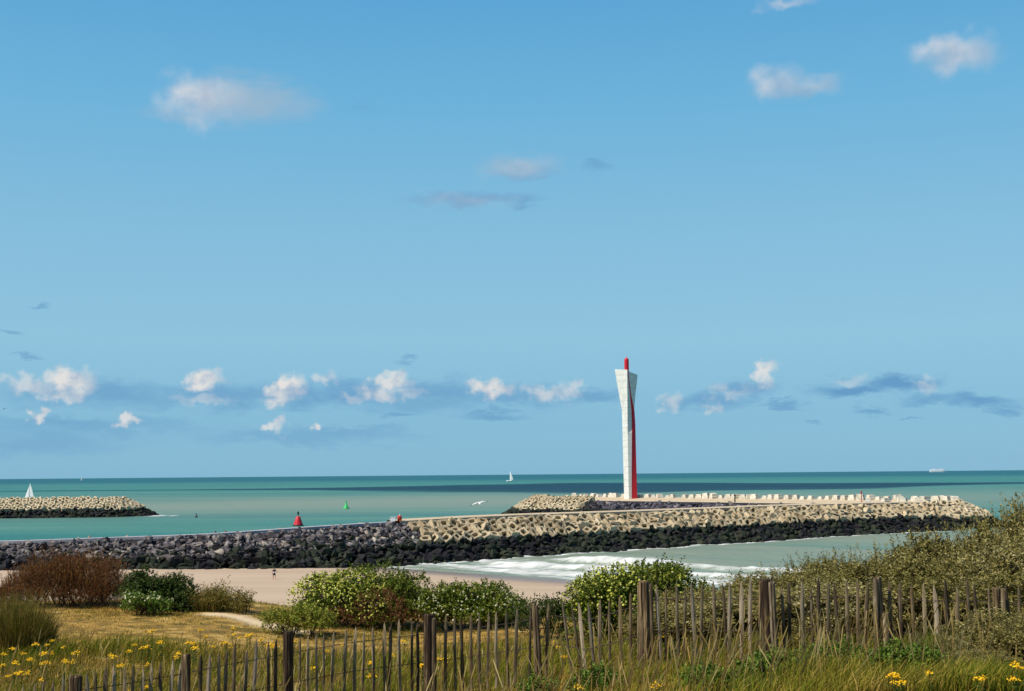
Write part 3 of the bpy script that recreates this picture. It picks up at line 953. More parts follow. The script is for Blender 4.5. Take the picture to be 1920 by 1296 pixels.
# ------------------------------------------------------------------ person walking on the beach
def skin_mesh(name, verts, edges, radii, mat, parent, root=0, sub=2):
    me = bpy.data.meshes.new(name); me.from_pydata(verts, edges, []); me.materials.append(mat)
    o = bpy.data.objects.new(name, me); COL.objects.link(o); o.parent = parent
    sk = o.modifiers.new('skin', 'SKIN'); sk.use_smooth_shade = True
    lay = me.skin_vertices[0].data
    for i, r in enumerate(radii):
        lay[i].radius = (r, r) if np.isscalar(r) else r
        lay[i].use_root = (i == root)
    s = o.modifiers.new('sub', 'SUBSURF'); s.levels = sub; s.render_levels = sub
    return o


pq = atz(514, 1087.5, 1.36)
for _ in range(6):
    zg = float(ground(pq.x, pq.y)); pq = atz(514, 1087.5, zg)
person = empty('person', (pq.x, pq.y, zg), R(12))
tag(person, 'person walking on the sand in a dark top, pale waist band and dark shorts', 'person')
skin = mat_flat('skin', (0.42, 0.22, 0.14), 0.6, vary=0.06)
cloth = mat_flat('dark_cloth', (0.018, 0.012, 0.02), 0.9)
hair = mat_flat('brown_hair', (0.10, 0.07, 0.035), 0.7)
pale = mat_flat('pale_cloth', (0.62, 0.55, 0.60), 0.9)
# local y = away from the viewer
Vb = []; Eb = []; Rb = []


def jv(p, r, par=None):
    Vb.append(p); Rb.append(r)
    if par is not None: Eb.append((par, len(Vb) - 1))
    return len(Vb) - 1


pel = jv((0, 0, 0.93), (0.15, 0.11)); wst = jv((0, 0.01, 1.08), (0.125, 0.09), pel); chs = jv((0.01, 0.02, 1.28), (0.16, 0.105), wst)
shd = jv((0.015, 0.02, 1.40), (0.11, 0.08), chs); nck = jv((0.02, 0.03, 1.47), 0.05, shd); jaw = jv((0.02, 0.05, 1.53), (0.062, 0.075), nck); hd = jv((0.02, 0.04, 1.61), (0.078, 0.092), jaw); top = jv((0.02, 0.035, 1.675), (0.055, 0.065), hd)
jv((0.02, 0.15, 1.575), 0.010, jaw)      # nose
for sg in (-1, 1): jv((0.02 + sg * 0.092, 0.03, 1.58), 0.012, hd)   # ears


def arm(sg, el, wr):
    s_ = jv((0.015 + sg * 0.19, 0.02, 1.385), 0.055, shd); e_ = jv(el, 0.040, s_); w_ = jv(wr, 0.027, e_)
    d = (np.array(wr) - np.array(el)); d /= np.linalg.norm(d)
    pa = np.array(wr) + d * 0.075; pm = jv(tuple(pa), (0.036, 0.016), w_)
    side = np.cross(d, (0, 0, 1)); side = side / (np.linalg.norm(side) + 1e-6)
    if np.linalg.norm(np.cross(d, (0, 0, 1))) < 0.2: side = np.array((0, 1.0, 0))
    for f in range(4):
        o_ = side * (f - 1.5) * 0.021
        f1 = jv(tuple(pa + d * 0.045 + o_), 0.009, pm)
        f2 = jv(tuple(pa + d * (0.078 - 0.006 * abs(f - 1.3)) + o_ * 1.1 + np.array((0, 0.012, -0.004))), 0.008, f1)
    t1 = jv(tuple(np.array(wr) + d * 0.04 + side * 0.05), 0.010, w_)
    jv(tuple(np.array(wr) + d * 0.075 + side * 0.068), 0.008, t1)


arm(-1, (-0.27, -0.05, 1.14), (-0.25, 0.10, 0.98))
arm(1, (0.31, 0.02, 1.17), (0.42, 0.16, 1.08))


def leg(sg, kn, an, toe):
    h_ = jv((sg * 0.085, 0, 0.88), 0.095, pel); k_ = jv(kn, 0.062, h_); c_ = jv(tuple(np.array(kn) * 0.6 + np.array(an) * 0.4 + np.array((0, -0.02, 0))), 0.056, k_)
    a_ = jv(an, 0.036, c_); h2 = jv((an[0], an[1] - 0.03, max(an[2] - 0.05, 0.03)), 0.034, a_); jv(toe, (0.04, 0.022), h2)


leg(-1, (-0.13, 0.14, 0.50), (-0.17, 0.20, 0.085), (-0.18, 0.36, 0.025))
leg(1, (0.14, -0.02, 0.48), (0.20, -0.22, 0.12), (0.215, -0.10, 0.03))
skin_mesh('body', Vb, Eb, Rb, skin, person)
skin_mesh('shirt', [(0, 0, 1.10), (0.005, 0.015, 1.2), (0.01, 0.02, 1.3), (0.015, 0.02, 1.40), (-0.17, 0.02, 1.39), (-0.235, -0.015, 1.26), (0.20, 0.02, 1.39), (0.265, 0.02, 1.28)],
          [(0, 1), (1, 2), (2, 3), (3, 4), (4, 5), (3, 6), (6, 7)], [(0.15, 0.12), (0.155, 0.12), (0.185, 0.13), (0.12, 0.09), 0.075, 0.062, 0.075, 0.062], cloth, person)
b = MB(); b.lathe([(0.145, 0.985), (0.165, 1.0), (0.168, 1.08), (0.16, 1.13), (0.145, 1.14)], 18); b.build('waist_band', pale, person, True)
skin_mesh('shorts', [(0, 0, 1.0), (0, 0, 0.90), (-0.095, 0.03, 0.80), (-0.12, 0.10, 0.62), (0.095, -0.005, 0.80), (0.125, -0.01, 0.62)],
          [(0, 1), (1, 2), (2, 3), (1, 4), (4, 5)], [(0.165, 0.125), (0.17, 0.13), 0.115, 0.095, 0.115, 0.095], cloth, person)
Vh = ICO2 * np.array([0.098, 0.115, 0.10]) + np.array([0.02, 0.02, 1.632])
Vh[:, 1] = np.where((Vh[:, 2] < 1.61) & (Vh[:, 1] > 0.06), 0.06, Vh[:, 1])
ob('hair', mk('hair', Vh, ICO2T, True), hair, person)

# ------------------------------------------------------------------ water
ysw = np.concatenate([np.arange(120, 178, 4), np.arange(178, 285, 0.55), np.geomspace(285, 1200, 190), np.geomspace(1210, 9000, 110), np.geomspace(9300, 90000, 40)])
us = np.concatenate([np.linspace(-1.3, -0.52, 30, endpoint=False), np.linspace(-0.52, 0.52, 520), np.linspace(0.52, 1.3, 31)[1:]])
Y, U = np.meshgrid(ysw, us, indexing='ij')
X = U * Y
s = -shore(X, Y)                                            # metres seaward
wob = 7 * (fbm(X * 0.035 + 3, Y * 0.035 + 8, 3) - 0.45) + 2.2 * (fbm(X * 0.16, Y * 0.16, 3) - 0.45)
sw = s + wob
Z = np.zeros_like(X)
foam = np.zeros_like(X)
inbay = sstep(0, 12, NEAR_RUN + 0 * X)                       # the surf lies this side of the near breakwater
nx_i = np.interp(X, near[:, 0], near[:, 1])
bay = (Y < nx_i + 6)
along = fbm(X * 0.045 + 40, Y * 0.045, 3)
for c_, a_, w_ in ((30, 1.5, 3.2), (18, 0.85, 2.6), (8.5, 0.4, 2.0), (46, 0.55, 4.5), (64, 0.35, 5.0), (83, 0.28, 5)):
    d = sw - c_ + 5 * (along - 0.5)
    front = np.where(d > 0, w_ * 1.6, w_ * 0.55)            # steep towards the beach
    k = np.exp(-(d / front) ** 2) * np.clip(0.25 + 2.4 * (along - 0.30), 0.05, 1.25)
    Z += a_ * k * bay
    if c_ < 40:
        foam = np.maximum(foam, np.clip(k * 1.15 + 0.25 * sstep(-7, 0, d) * (d < 0), 0, 1) * bay)
spread = sstep(-2, 1, sw) * (1 - sstep(24, 36, sw)) * bay
streak = fbm(sw * 0.30 + 6, (X - Y) * 0.035, 4)
foam = np.maximum(foam, spread * np.clip(0.26 + 2.0 * (streak - 0.34), 0, 1))
Z += (0.10 * (fbm(X * 0.25, Y * 0.42, 3) - 0.45) + 0.28 * (fbm(X * 0.06 + 5, Y * 0.11, 3) - 0.45)) * (Y < 1300) * sstep(2, 12, s)
# foam licking the foot of the breakwaters
dn = seg_dist(X.ravel(), Y.ravel(), [tuple(q) for q in near[::6, :2]]).reshape(X.shape)
foam = np.maximum(foam, (1 - sstep(0.5, 3.2, dn - 1.8 * (fbm(X * 0.3, Y * 0.3, 3) - 0.35))) * 0.95 * (s > 0))
lc = np.array(LC0)
rl = np.hypot(X - lc[0], Y - lc[1])
tipf = np.exp(-((X - (lc[0] + 26)) / 9) ** 2 - ((Y - (lc[1] - 3)) / 12) ** 2)
foam = np.maximum(foam, np.clip(tipf * 3.2 * (fbm(X * 0.35, Y * 0.10, 4) - 0.22), 0, 0.8))
foam = np.maximum(foam, (np.abs(rl - 23.5) < 2.2) * np.clip(fbm(X * .3, Y * .3, 3) * 2 - 0.6, 0, 1) * 0.7)
# a few white horses further out
for _ in range(30):
    D_ = random.uniform(330, 1900); x_ = D_ * random.uniform(-0.42, 0.42)
    if abs(x_ - 60) < 75 and 330 < D_ < 540: continue
    w_ = random.uniform(1.0, 2.2) * (D_ / 600) ** 0.5
    foam = np.maximum(foam, 0.65 * np.exp(-((X - x_) / w_) ** 2 - ((Y - D_) / (w_ * 1.1)) ** 2))
silt = np.clip(0.85 + 1.2 * (fbm(s * 0.09 + 4, (X - Y) * 0.012, 4) - 0.35) - 0.0012 * np.clip(s, 0, None), 0.1, 1) * bay
sil2 = np.clip(1.25 * np.exp(-((np.log(np.clip(Y, 100, None)) - math.log(760)) / 0.36) ** 2) * (0.55 + 0.9 * (fbm(X * 0.004, Y * 0.0022, 3) - 0.2)), 0, 1)
sil2 *= (1 - 0.75 * sstep(0, 500, 700 - Y) * 0)
silt = np.maximum(silt, 0.85 * sil2)
deep = sstep(2000, 5200, Y + 600 * (fbm(X * 0.0012, Y * 0.0006, 3) - 0.5))
Z += 0.55 * np.clip(foam, 0, 1) * bay * (fbm(X * 0.55 + 2, Y * 0.8, 4) - 0.4)
Z += 0.16 * bay * (s > 30) * (fbm((s + 0.2 * (X - Y)) * 0.32, (X - Y) * 0.05, 3) - 0.45)
n = len(us); m = len(ysw)
i = np.arange(m - 1)[:, None] * n + np.arange(n - 1)[None]
Q = np.stack([i, i + 1, i + 1 + n, i + n], -1).reshape(-1, 4)
wme = mk('water', np.stack([X, Y, Z], -1).reshape(-1, 3), Q, True)
set_attr(wme, 'foam', foam); set_attr(wme, 'silt', silt); set_attr(wme, 'deep', deep)
wm = bpy.data.materials.new('sea_water')
t, N, L = nt(wm)
out = N.new('ShaderNodeOutputMaterial'); p = N.new('ShaderNodeBsdfPrincipled')
tc = N.new('ShaderNodeTexCoord')
mp = N.new('ShaderNodeMapping'); mp.inputs['Scale'].default_value = (0.35, 1, 1); L.new(tc.outputs['Object'], mp.inputs[0])
mp2 = N.new('ShaderNodeMapping'); mp2.inputs['Scale'].default_value = (0.12, 1, 1); L.new(tc.outputs['Object'], mp2.inputs[0])
body = ramp_node(N, L, noise_node(N, L, mp2.outputs[0], 0.016, 6), [(0.3, (0.020, 0.135, 0.118)), (0.5, (0.040, 0.170, 0.135)), (0.7, (0.095, 0.215, 0.155))])
body = mixc(N, L, attr(N, 'silt'), body, (0.205, 0.240, 0.172))
body = mixc(N, L, attr(N, 'deep'), body, (0.010, 0.090, 0.102))
fine = noise_node(N, L, mp.outputs[0], 0.9, 6, 0.7)
fo = math_node(N, L, 'ADD', attr(N, 'foam'), math_node(N, L, 'MULTIPLY', math_node(N, L, 'SUBTRACT', fine, 0.5), 1.5))
fr_ = N.new('ShaderNodeMapRange'); fr_.interpolation_type = 'SMOOTHSTEP'; fr_.inputs[1].default_value = 0.26; fr_.inputs[2].default_value = 0.86
L.new(fo, fr_.inputs[0])
L.new(body, p.inputs['Base Color'])
p.inputs['Roughness'].default_value = 0.42; p.inputs['IOR'].default_value = 1.33; p.inputs['Specular IOR Level'].default_value = 0.2
bw = N.new('ShaderNodeBump'); bw.inputs['Strength'].default_value = 1.0; bw.inputs['Distance'].default_value = 0.75
hsum = math_node(N, L, 'ADD', noise_node(N, L, mp.outputs[0], 0.45, 8, 0.65), math_node(N, L, 'MULTIPLY', noise_node(N, L, mp.outputs[0], 0.06, 5), 3.0))
L.new(hsum, bw.inputs['Height']); L.new(bw.outputs[0], p.inputs['Normal'])
fp = N.new('ShaderNodeBsdfPrincipled'); fp.inputs['Roughness'].default_value = 0.9; fp.inputs['Specular IOR Level'].default_value = 0.1
L.new(ramp_node(N, L, noise_node(N, L, mp.outputs[0], 0.35, 5), [(0.30, (0.30, 0.31, 0.28)), (0.50, (0.52, 0.52, 0.48)), (0.66, (0.74, 0.73, 0.69))]), fp.inputs['Base Color'])
bf = N.new('ShaderNodeBump'); bf.inputs['Strength'].default_value = 0.8; bf.inputs['Distance'].default_value = 0.5
L.new(fine, bf.inputs['Height']); L.new(bf.outputs[0], fp.inputs['Normal'])
ms = N.new('ShaderNodeMixShader'); L.new(fr_.outputs[0], ms.inputs[0]); L.new(p.outputs[0], ms.inputs[1]); L.new(fp.outputs[0], ms.inputs[2]); L.new(ms.outputs[0], out.inputs[0])
tag(ob('water', wme, wm), 'teal sea with surf by the beach', 'sea', kind='structure')

# ------------------------------------------------------------------ vegetation
def norm(a): return a / (np.linalg.norm(a, axis=-1, keepdims=True) + 1e-9)


def leaf_shoots(r, lobes, n_shoots, shoot, per, ll, lw, up=0.6, spread=0.9, inner=0.45, droop=0.0):
    """leaves set along many short shoots that grow out of ellipsoid lobes (cx,cy,cz,rx,ry,rz)"""
    lobes = np.asarray(lobes, float)
    wgt = (lobes[:, 3] * lobes[:, 5]); wgt /= wgt.sum()
    li = r.choice(len(lobes), n_shoots, p=wgt)
    d = norm(r.normal(size=(n_shoots, 3))); d[:, 2] = np.where(d[:, 2] < -0.25, -d[:, 2], d[:, 2])
    rad = inner + (1 - inner) * np.sqrt(r.random(n_shoots))
    C = lobes[li, :3]; S = lobes[li, 3:]
    base = C + d * S * rad[:, None]
    base[:, 2] = np.maximum(base[:, 2], 0.03)
    ax = norm(d * 0.8 + np.array([0, 0, up]) + r.normal(0, 0.35, (n_shoots, 3)))
    ln = shoot * r.uniform(0.5, 1.35, n_shoots)
    tt = (np.arange(per) + 0.5) / per
    P = base[:, None] + ax[:, None] * (ln[:, None] * tt[None])[..., None]
    A = np.repeat(ax[:, None], per, 1)
    q = r.normal(size=P.shape); q = norm(q - (q * A).sum(-1, keepdims=True) * A)
    ld = norm(A * (1 - spread * 0.6) + q * spread + np.array([0, 0, -droop]))
    sd = norm(np.cross(ld, norm(r.normal(size=P.shape))))
    sc = r.uniform(0.65, 1.25, P.shape[:2])[..., None] * (1.1 - 0.35 * tt)[None, :, None]
    p0 = P; p2 = P + ld * ll * sc; pm = P + ld * ll * 0.45 * sc
    V = np.stack([p0, pm + sd * lw * sc, p2, pm - sd * lw * sc], 2).reshape(-1, 3)
    Q = np.arange(len(V)).reshape(-1, 4)
    return V, Q, (base, ax, ln)


def clumps(r, lobes, k=10, f=0.42):
    """break each big lobe into many small leaf clumps over its surface, with gaps between them"""
    outl = []
    for (cx, cy, cz, rx, ry, rz) in lobes:
        for _ in range(k):
            d = norm(r.normal(size=3)); d[2] = d[2] if d[2] > -0.35 else -d[2]
            q = r.uniform(0.55, 0.95); m = (rx + ry + rz) / 3
            s_ = f * m * r.uniform(0.6, 1.25)
            outl.append((cx + d[0] * rx * q, cy + d[1] * ry * q, max(0.08, cz + d[2] * rz * q), s_ * 1.15, s_ * 1.0, s_ * 0.85))
        for _ in range(max(2, k // 3)):
            a = r.uniform(0, 6.28); q = r.uniform(0.4, 0.9); s_ = f * (rx + ry + rz) / 3 * r.uniform(0.7, 1.2)
            outl.append((cx + math.cos(a) * rx * q, cy + math.sin(a) * ry * q, cz * r.uniform(0.15, 0.5), s_ * 1.2, s_, s_ * 0.9))
    return outl


def twigs(base, ax, ln, w=0.006, lo=0.0):
    """thin three-sided twigs along shoots"""
    n = len(base)
    s1 = norm(np.cross(ax, np.array([0.3, 0.5, 0.8]))); s2 = np.cross(ax, s1)
    V = []
    for k in range(3):
        a = 2 * math.pi * k / 3
        V.append(base - ax * (ln * lo)[:, None] + w * (math.cos(a) * s1 + math.sin(a) * s2))
    V.append(base + ax * ln[:, None])
    V = np.stack(V, 1).reshape(-1, 3)
    i = np.arange(n)[:, None] * 4
    T = np.concatenate([i + np.array([[0, 1, 3]]), i + np.array([[1, 2, 3]]), i + np.array([[2, 0, 3]])], 0)
    return V, T


def stems(r, lobes, n, rad=0.02):
    b = MB()
    lobes = np.asarray(lobes, float)
    for k in range(n):
        l = lobes[r.integers(len(lobes))]
        d = norm(r.normal(size=3)); d[2] = abs(d[2])
        end = l[:3] + d * l[3:] * 0.8
        st = np.array([l[0] * 0.5 + r.normal(0, 0.1), l[1] * 0.5 + r.normal(0, 0.1), -0.15])
        mid = (st + end) / 2 + r.normal(0, 0.08, 3)
        b.tube([st, mid, end], [rad, rad * 0.7, rad * 0.3], 5)
    return b


def flower_heads(r, base, ax, ln, n, size, tri=True):
    """small flowers: two crossed five-sided discs each"""
    i = r.integers(0, len(base), n)
    P = base[i] + ax[i] * (ln[i] * r.uniform(0.75, 1.1, n))[:, None]
    V = []; k5 = 5
    for layer in range(2):
        nn = norm(ax[i] + r.normal(0, 0.6, (n, 3)))
        a = norm(np.cross(nn, r.normal(size=(n, 3)))); b_ = np.cross(nn, a)
        sz = size * r.uniform(0.7, 1.3, n)[:, None]
        for k in range(k5):
            th = 2 * math.pi * k / k5
            V.append(P + nn * 0.015 * layer + sz * (math.cos(th) * a + math.sin(th) * b_))
    V = np.stack(V, 1)                                    # n,10,3
    V = V.reshape(-1, 3)
    idx = np.arange(n)[:, None] * 10
    Fc = np.concatenate([idx + np.arange(5)[None], idx + 5 + np.arange(5)[None]], 0)
    return V, Fc


LM = {}
LM['rose'] = mat_leaf('rose_leaf', [(0.034, 0.058, 0.006), (0.075, 0.115, 0.010), (0.14, 0.175, 0.016), (0.25, 0.235, 0.03)])
LM['rose_dark'] = mat_leaf('dark_leaf', [(0.020, 0.034, 0.006), (0.042, 0.064, 0.010), (0.095, 0.118, 0.022)])
LM['lime'] = mat_leaf('yellow_green_leaf', [(0.09, 0.12, 0.012), (0.19, 0.21, 0.02), (0.33, 0.30, 0.045)])
LM['flower_white'] = mat_leaf('cream_flower', [(0.40, 0.40, 0.18), (0.55, 0.54, 0.30), (0.66, 0.64, 0.45)], trans=0.2)
LM['flower_yellow'] = mat_leaf('creamy_yellow_flower', [(0.38, 0.40, 0.03), (0.54, 0.53, 0.08), (0.68, 0.64, 0.22)], trans=0.2)
LM['buck'] = mat_leaf('buckthorn_leaf', [(0.052, 0.048, 0.008), (0.125, 0.106, 0.018), (0.205, 0.168, 0.042), (0.32, 0.265, 0.095), (0.50, 0.43, 0.23)], rough=0.6, objvar=0.3)
LM['red_twig'] = mat_leaf('red_brown_twig', [(0.075, 0.022, 0.010), (0.17, 0.055, 0.020), (0.23, 0.10, 0.028), (0.15, 0.11, 0.025)])
LM['dead'] = mat_leaf('dead_leaf', [(0.07, 0.024, 0.012), (0.15, 0.058, 0.022), (0.22, 0.10, 0.04)])
LM['tuft'] = mat_leaf('tall_tuft_blade', [(0.07, 0.08, 0.010), (0.14, 0.13, 0.018), (0.27, 0.19, 0.045), (0.13, 0.07, 0.02)])
LM['weed'] = mat_leaf('green_weed_leaf', [(0.050, 0.095, 0.010), (0.10, 0.165, 0.018), (0.18, 0.22, 0.03)])
LM['green_grass'] = mat_leaf('green_grass_blade', [(0.07, 0.10, 0.010), (0.13, 0.165, 0.018), (0.21, 0.20, 0.035)])
gmat = bpy.data.materials.new('dune_grass_blade')
t, N, L = nt(gmat)
out = N.new('ShaderNodeOutputMaterial'); g = N.new('ShaderNodeNewGeometry')
grn = ramp_node(N, L, g.outputs['Random Per Island'], [(0, (0.065, 0.095, 0.006)), (0.45, (0.135, 0.160, 0.012)), (0.75, (0.24, 0.205, 0.022)), (1, (0.42, 0.28, 0.06))])
dry = ramp_node(N, L, g.outputs['Random Per Island'], [(0, (0.16, 0.085, 0.018)), (0.35, (0.31, 0.175, 0.030)), (0.7, (0.43, 0.26, 0.055)), (1, (0.58, 0.41, 0.15))])
gc_ = mixc(N, L, attr(N, 'dry'), grn, dry)
p = N.new('ShaderNodeBsdfPrincipled'); p.inputs['Roughness'].default_value = 0.7; p.inputs['Specular IOR Level'].default_value = 0.06
tr = N.new('ShaderNodeBsdfTranslucent'); L.new(gc_, p.inputs['Base Color']); L.new(gc_, tr.inputs['Color'])
mx = N.new('ShaderNodeMixShader'); mx.inputs[0].default_value = 0.3; L.new(p.outputs[0], mx.inputs[1]); L.new(tr.outputs[0], mx.inputs[2]); L.new(mx.outputs[0], out.inputs[0])
LM['grass'] = gmat
LM['ragleaf'] = mat_leaf('ragwort_leaf', [(0.05, 0.08, 0.012), (0.10, 0.13, 0.02)])
LM['ragflower'] = mat_leaf('ragwort_flower', [(0.62, 0.31, 0.004), (0.76, 0.42, 0.008), (0.84, 0.55, 0.03)], trans=0.1, rough=0.8)
M['bark'] = mat_noise('shrub_bark', [(0.035, 0.022, 0.014), (0.09, 0.06, 0.04)], 12, 0.9, 0.5, spec=0.1)


def shrub(name, loc, lobes, lab, cat, leafmat, n, shoot=0.22, per=9, ll=0.065, lw=0.018, up=0.6, spread=0.9, flowers=0, fmat=None, fsize=0.03, nst=14, seed=1, group=None, rz=0, flobes=None, twig=True, inner=0.45):
    r = np.random.default_rng(seed)
    e = empty(name, loc, rz); tag(e, lab, cat, group)
    cl = clumps(r, lobes)
    big = [(a, b_, c * 0.86, d * 0.84, e_ * 0.84, f * 0.9) for a, b_, c, d, e_, f in lobes]
    V, Q, (b0, ax, ln) = leaf_shoots(r, cl, int(n * 0.95), shoot, per, ll, lw, up, spread, inner)
    Vb_, Qb_, (b1, ax1, ln1) = leaf_shoots(r, big, int(n * 0.6), shoot, per, ll, lw, up, spread, 0.5)
    Qb_ = Qb_ + len(V); V = np.concatenate([V, Vb_]); Q = np.concatenate([Q, Qb_])
    if name == 'rose_bush':                                   # upright new shoots break the outline
        tops = [(a, b_, c + f * 0.5, d * 0.75, e_ * 0.6, f * 0.34) for a, b_, c, d, e_, f in lobes]
        Vt_, Qt_, _ = leaf_shoots(r, tops, 60, 0.24, 11, ll, lw, 2.2, 0.6, 0.85)
        Q = np.concatenate([Q, Qt_ + len(V)]); V = np.concatenate([V, Vt_])
    ob('foliage', mk('foliage', V, Q), leafmat, e)
    bs = stems(r, lobes, nst)
    if twig:
        tv, tt = twigs(b0, ax, ln, 0.004, 0.8); bs.add(tv, (), tt)
    bs.build('stems', M['bark'], e)
    if flowers:
        if flobes is not None:
            _, _, (b0, ax, ln) = leaf_shoots(r, flobes, max(200, flowers), shoot, 2, ll, lw, up, spread, 0.9)
        v, f = flower_heads(r, b0, ax, ln, flowers, fsize)
        ob('blossoms', mk('blossoms', v, f), fmat, e)
    return e


def base_at(px, py, D):                                     # ground point along a bearing
    q = atd(px, py, D)
    return Vector((q.x, q.y, float(ground(q.x, q.y))))


def pxm(D): return F / D                                     # pixels per metre


# --- centre rose bush with flowers and a dead brown patch
g0 = base_at(690, 1175, 40)
def lob(g, D, cx, top, hw, depth, bottom=None):
    """lobe from picture measures at depth D: centre column, top row, half width"""
    q = atd(cx, top, D)
    zt = q.z - g.z; zb = 0.0 if bottom is None else atd(cx, bottom, D).z - g.z
    return (q.x - g.x, 0, (zt + zb) / 2, hw / pxm(D), depth, max(0.15, (zt - zb) / 2))


lobes = [lob(g0, 40, 690, 1076, 95, 1.3, 1180), lob(g0, 40, 622, 1092, 55, 1.1, 1185), lob(g0, 40, 755, 1090, 60, 1.1, 1185), lob(g0, 40, 590, 1115, 35, 0.9, 1185), lob(g0, 40, 720, 1120, 95, 1.5, 1190)]
e = shrub('rose_bush', g0, lobes, 'large rounded rose bush with cream flowers and a brown patch, left of centre', 'bush', LM['rose'], 2300, 0.22, 9, 0.085, 0.026,
          flowers=2100, fmat=LM['flower_yellow'], fsize=0.027, seed=11, flobes=[lob(g0, 40, 612, 1085, 62, 1.15, 1180), lob(g0, 40, 660, 1080, 70, 1.35, 1180), lob(g0, 40, 700, 1120, 45, 1.6, 1170)])
r = np.random.default_rng(5)
dl = [(lob(g0, 40, 725, 1100, 50, 0.5, 1180)), (lob(g0, 40, 640, 1135, 45, 0.5, 1185)), lob(g0, 40, 755, 1140, 70, 0.5, 1185)]
dl = [(a, -1.42, c, d, e_, f) for a, b_, c, d, e_, f in dl]
V, Q, (b0, ax, ln) = leaf_shoots(r, dl, 420, 0.25, 8, 0.06, 0.014, 0.7, 0.7)
tv, tt = twigs(b0, ax, ln, 0.005, 0.6)
ob('dead_leaves', mk('dead_leaves', V, Q), LM['dead'], e)

g1 = base_at(880, 1165, 39)
lobes = [lob(g1, 39, 850, 1106, 52, 1.1, 1172), lob(g1, 39, 910, 1110, 55, 1.1, 1172), lob(g1, 39, 958, 1126, 30, 1.0, 1172), lob(g1, 39, 812, 1122, 30, 1.0, 1172), lob(g1, 39, 885, 1130, 85, 1.3, 1180)]
shrub('rose_bush', g1, lobes, 'low dark green bush dotted with white flowers, right of the large rose bush', 'bush', LM['rose'], 1700, 0.22, 9, 0.085, 0.026,
      flowers=600, fmat=LM['flower_white'], fsize=0.026, seed=12, flobes=[(a, -0.15, c, d, e_, f * 0.85) for a, b_, c, d, e_, f in lobes])

g2 = base_at(555, 1180, 37)
shrub('low_shrub', g2, [lob(g2, 37, 560, 1142, 40, 0.8, 1185), lob(g2, 37, 520, 1150, 26, 0.7, 1180), lob(g2, 37, 600, 1155, 36, 0.8, 1190)],
      'low yellow green shrub at the left foot of the rose bush by the sand path', 'bush', LM['lime'], 520, 0.2, 8, 0.08, 0.02, seed=13)
g3 = base_at(1035, 1160, 36)
shrub('low_shrub', g3, [lob(g3, 36, 1025, 1132, 30, 0.7, 1180), lob(g3, 36, 1060, 1140, 26, 0.7, 1180), lob(g3, 36, 990, 1142, 22, 0.7, 1180)],
      'low dark green shrub seen through the pickets between the two flowering bushes', 'bush', LM['rose_dark'], 420, 0.2, 8, 0.08, 0.022, seed=14)
g4 = base_at(1190, 1180, 27)
lobes = [lob(g4, 27, 1190, 1058, 78, 0.9, 1185), lob(g4, 27, 1115, 1082, 42, 0.8, 1190), lob(g4, 27, 1255, 1066, 42, 0.8, 1190), lob(g4, 27, 1300, 1085, 24, 0.7, 1190), lob(g4, 27, 1190, 1100, 110, 1.0, 1200), lob(g4, 27, 1090, 1118, 22, 0.6, 1190)]
shrub('rose_bush', g4, lobes, 'tall rose bush full of cream flowers directly behind the thick fence post', 'bush', LM['rose'], 2200, 0.19, 9, 0.07, 0.022,
      flowers=1300, fmat=LM['flower_yellow'], fsize=0.022, seed=15, flobes=[lob(g4, 27, 1170, 1072, 85, 0.95, 1170), lob(g4, 27, 1110, 1092, 42, 0.85, 1170), lob(g4, 27, 1255, 1080, 36, 0.85, 1150)])

# --- left: red brown shrub, dark bush, wisps, tall tuft
def blades_mesh(r, n, rx, ry, h, w, lean=0.25, dome=0.6):
    a = r.uniform(0, 2 * math.pi, n); q = np.sqrt(r.random(n))
    X_ = rx * q * np.cos(a); Y_ = ry * q * np.sin(a)
    hh = h * (1 - dome * q ** 2) * r.uniform(0.55, 1.1, n)
    out_ = np.stack([X_ / rx, Y_ / ry, np.zeros(n)], -1) * lean * 0.8 + r.normal(0, lean * 0.45, (n, 3)) * np.array([1, 1, 0])
    p0 = np.stack([X_, Y_, np.full(n, -0.05)], -1)
    p1 = p0 + np.array([0, 0, 1]) * hh[:, None] * 0.55 + out_ * hh[:, None] * 0.35
    p2 = p0 + np.array([0, 0, 1]) * hh[:, None] + out_ * hh[:, None]
    th = r.uniform(0, math.pi, n); sd = np.stack([np.cos(th), np.sin(th), np.zeros(n)], -1) * w
    V = np.stack([p0 - sd, p0 + sd, p1 - sd * .8, p1 + sd * .8, p2], 1).reshape(-1, 3)
    i = np.arange(n)[:, None] * 5
    return V, i + np.array([[0, 1, 3, 2]]), i + np.array([[2, 3, 4]]), p1, p2


g5 = base_at(135, 1147, 42)
lobes = [lob(g5, 42, 150, 1046, 62, 1.2, 1150), lob(g5, 42, 95, 1056, 55, 1.1, 1150), lob(g5, 42, 205, 1060, 40, 1.0, 1150), lob(g5, 42, 45, 1080, 45, 1.0, 1150), lob(g5, 42, 130, 1085, 105, 1.3, 1155), lob(g5, 42, 15, 1105, 30, 0.9, 1155)]
e = shrub('tamarisk_shrub', g5, lobes, 'wide red brown twiggy shrub at the left edge before the rocks', 'shrub', LM['red_twig'], 3000, 0.34, 12, 0.085, 0.008, up=1.5, spread=0.45, seed=51, nst=40)

